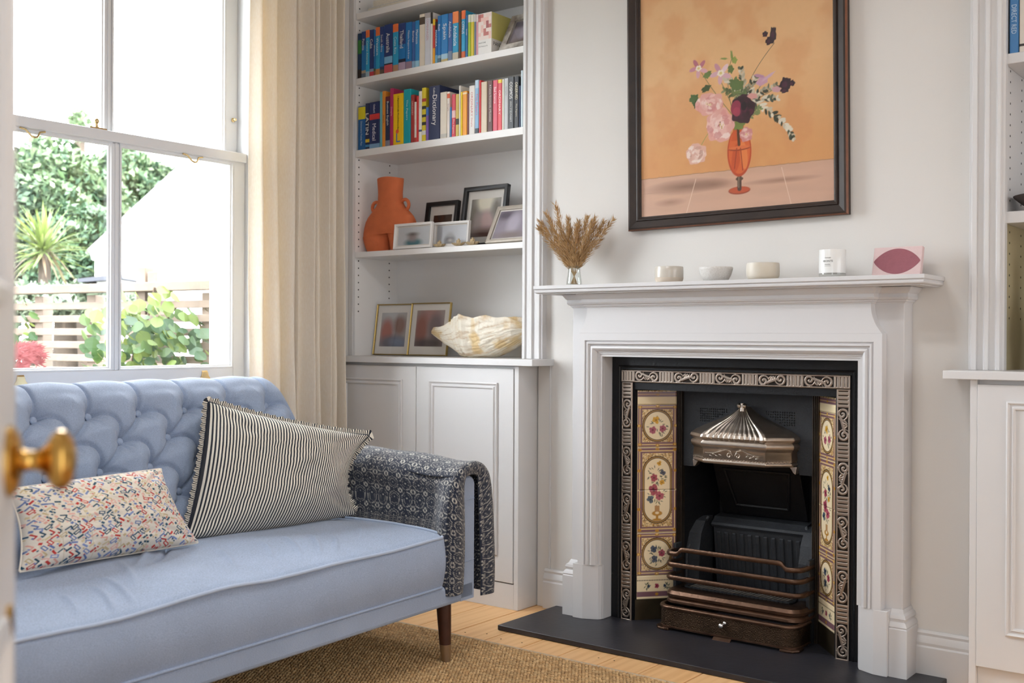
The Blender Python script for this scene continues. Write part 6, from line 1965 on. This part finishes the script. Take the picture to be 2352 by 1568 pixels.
# red maple in the corner
mp_ = thing('red_maple', 'red leaved maple in the lower left corner of the window', 'shrub', far(50, 850, 4.9))
ml = MB()
for k in range(230):
    c0 = far(rv_.uniform(0, 95), rv_.uniform(790, 900), rv_.uniform(4.8, 5.2))
    if (c0 - far(20, 850, 5)).length > .22:
        continue
    a0 = rv_.uniform(-.6, .3)
    for j in range(5):
        a = a0 + (j - 2) * .35
        dx = (_r * math.cos(a) - _u * math.sin(a) * .8 + _f * rv_.uniform(-.3, .3)) * rv_.uniform(.03, .05)
        pe = dx.cross(_f).normalized() * .0035
        ml.add([c0, c0 + dx * .5 + pe, c0 + dx, c0 + dx * .5 - pe], [(0, 1, 2, 3)])
obj('foliage', ml, leafmat('maple_red', '732f33', '844f4f'), mp_, kind='stuff')
obj('trunk', MB().tube([tuple(far(20, 1100, 5)), tuple(far(25, 900, 5)), tuple(far(35, 830, 5))], [.02, .012, .004], 8), mat('vine_stem', '45392d', .9), mp_, smooth=60)

# cordyline palm
pc = far(100, 578, 9.5)
palm = thing('palm_tree', 'spiky green palm with arching sword leaves beyond the fence', 'tree', (pc.x, pc.y, GZ))
obj('trunk', MB().tube([(pc.x, pc.y, GZ), (pc.x + .02, pc.y, pc.z - .1), (pc.x, pc.y, pc.z)], [.07, .05, .05], 12), mat('palm_bark', '4f453c', .95, var=.3, vscale=20, bump=.6), palm, smooth=60)
bl = MB()
nb = 9
v, f = [], []
for i in range(nb):
    t = i / (nb - 1)
    w_ = .030 * math.sin(PI * min(1, .12 + t * .88)) + .002
    zz = t * .10 - .34 * t * t * 0.55
    v += [(t, -w_, zz + .006), (t, 0, zz), (t, w_, zz + .006)]
for i in range(nb - 1):
    for j in range(2):
        f.append((i * 3 + j, i * 3 + j + 1, i * 3 + j + 4, i * 3 + j + 3))
bl.add(v, f)
PM = [leafmat('palm_green', '526733', '737f41'), leafmat('palm_pale', '6a754c', '80865b'), leafmat('palm_dry', '73614f', '7c6952')]
pro = []
for k in range(3):
    o = obj('leaf_blade', bl, PM[k], palm, world=False)
    pro.append(o)
for i in range(150):
    k = 0 if i % 5 < 3 else 1
    el = rv_.uniform(-.9, 1.45)
    if el < -.55 and rv_.random() < .6:
        k = 2
    o = pro[k].copy(); COL.objects.link(o)
    o.location = (rv_.uniform(-.03, .03), rv_.uniform(-.03, .03), pc.z - GZ + rv_.uniform(-.06, .06))
    s = rv_.uniform(.30, .44)
    o.scale = (s, s, s)
    o.rotation_euler = (rv_.uniform(-.3, .3), -el, rv_.uniform(0, 2 * PI))
for k, o in enumerate(pro):
    o.location = (0, 0, pc.z - GZ); o.scale = (.3, .3, .3); o.rotation_euler = (0, -.4 * k, 1.5 + k)

# background trees and hedge
def tree(label, centre, rx, rz, n, cols_, seed, name='garden_tree', cat='tree', ls=.06):
    t = thing(name, label, cat, (centre.x, centre.y, GZ), 0, 'trees beyond the fence')
    r_ = np.random.RandomState(seed)
    m = n
    d = r_.normal(size=(m, 3)); d /= np.linalg.norm(d, axis=1)[:, None]
    rad = r_.uniform(.45, 1, m) ** .5
    lob = 1 + .22 * np.sin(d[:, 0] * 7 + seed) * np.cos(d[:, 2] * 6 + d[:, 1] * 5)
    c = d * (rad * lob)[:, None] * np.array([rx, rx, rz]) + np.array(centre)
    a = r_.normal(size=(m, 3)); a /= np.linalg.norm(a, axis=1)[:, None]
    b = np.cross(a, r_.normal(size=(m, 3))); b /= np.linalg.norm(b, axis=1)[:, None]
    s = r_.uniform(.6, 1.3, m)[:, None] * ls
    V = np.stack([c - a * s, c + b * s * .45, c + a * s, c - b * s * .45], 1).reshape(-1, 3)
    F = np.arange(4 * m).reshape(-1, 4)
    C_ = np.array([lin(x) for x in cols_])[r_.randint(0, len(cols_), m)] * r_.uniform(.75, 1.2, m)[:, None]
    meshnp('foliage', V, F, mat('tree_leaves', attr=True, rough=.6), t, col=np.repeat(C_, 4, 0), kind='stuff', smooth=False)
    obj('trunk', MB().tube([(centre.x, centre.y, GZ), (centre.x, centre.y, centre.z)], [.16, .08], 10), mat('palm_bark', '4f453c', .95), t, smooth=60)
G_ = ['485f3c', '546847', '3d5538', '617051', '4c6044', '364f3a']
tree('bushy pale green tree at the left behind the palm', far(90, 520, 13), 1.15, .92, 26000, G_, 1)
tree('rounded green tree in the middle of the window behind the gable', far(285, 470, 15), .95, .72, 20000, G_, 2)
tree('tall blue green tree at the far left edge of the window', far(-120, 580, 12), 1.1, 1.0, 16000, ['364c3c', '455945', '52644c'], 3)
tree('dark green shrub mass between the palm and the gable wall', far(190, 600, 11.5), .50, .55, 9000, ['354f38', '425b40', '2d4534', '4f6547'], 4, ls=.05)
tree('low grey green lavender hedge just above the fence', far(150, 690, 9.2), .62, .14, 3000, ['5a6853', '67725e', '4c5d4c'], 5, 'lavender_hedge', 'hedge', .05)
tree('small treetop showing above the sash rail', far(183, 290, 17), .16, .26, 500, ['617755', '6e7e64'], 6, ls=.08)
tree('distant tree seen between house roof and sash rail', far(430, 345, 30), 1.0, .5, 2000, ['54654b', '617058'], 7)

# white gabled house
def wallq(name, pts, d, th, m, par=None, **k):
    """wall surveyed by bearings, built at distance d with real thickness"""
    P0 = [far(x, y, d) for x, y in pts]
    P1 = [p + _f * th for p in P0]
    return obj(name, MB().loft([P0, P1]), m, par, **k)
M_RENDW = mat('white_render', 'f3f1ee', .9, var=.03, bump=.1, bscale=30)
M_SLATE = mat('roof_slates', '8d8b90', .8, var=.3, vscale=4)
hb = thing('gabled_house', 'white rendered house gable with sloping roof edge outside', 'house', far(420, 1000, 11))
wallq('gable_wall', [(218, 1100), (218, 586), (600, 232), (980, 586), (980, 1100)], 11, .3, M_RENDW, hb)
wallq('bargeboard', [(206, 578), (600, 214), (600, 238), (212, 597)], 10.85, .6, mat('white_board', 'efeeec', .6), hb)
wallq('roof', [(200, 573), (600, 204), (600, 214), (204, 580)], 10.8, 3.5, M_SLATE, hb)
hf = thing('distant_house', 'distant slate roofed house with a tall chimney', 'house', far(440, 1000, 22))
wallq('roof_slope', [(300, 345), (420, 290), (520, 272), (520, 420), (300, 420)], 22, 3, mat('pale_slates', 'b9b7b8', .8, var=.2, vscale=3), hf)
wallq('wall', [(302, 953), (302, 421), (520, 421), (520, 953)], 22.2, 2.6, M_RENDW, hf)
wallq('chimney', [(454, 330), (453, 232), (449, 228), (449, 212), (520, 212), (520, 330)], 21.8, .8, mat('pale_brick', 'c3bab2', .9, var=1, vscale=9, c2='b0a8a0'), hf)
wallq('chimney_pot', [(466, 212), (468, 202), (484, 202), (486, 212)], 22.0, .12, mat('pale_brick', 'c3bab2', .9), hf)
sh = thing('garden_shed', 'small dark roofed garden shed beside the gable', 'shed', far(240, 900, 9.0))
wallq('roof', [(176, 640), (278, 628), (282, 640), (180, 648)], 8.9, 1.2, mat('shed_felt', '3a3c44', .8), sh)
wallq('wall', [(222, 900), (222, 645), (276, 641), (276, 900)], 9.0, .9, mat('shed_board', 'c9c7c6', .8, var=.1), sh)
wallq('window', [(228, 690), (228, 655), (240, 654), (240, 690)], 8.99, .02, mat('shed_glass', '4a5058', .1), sh)
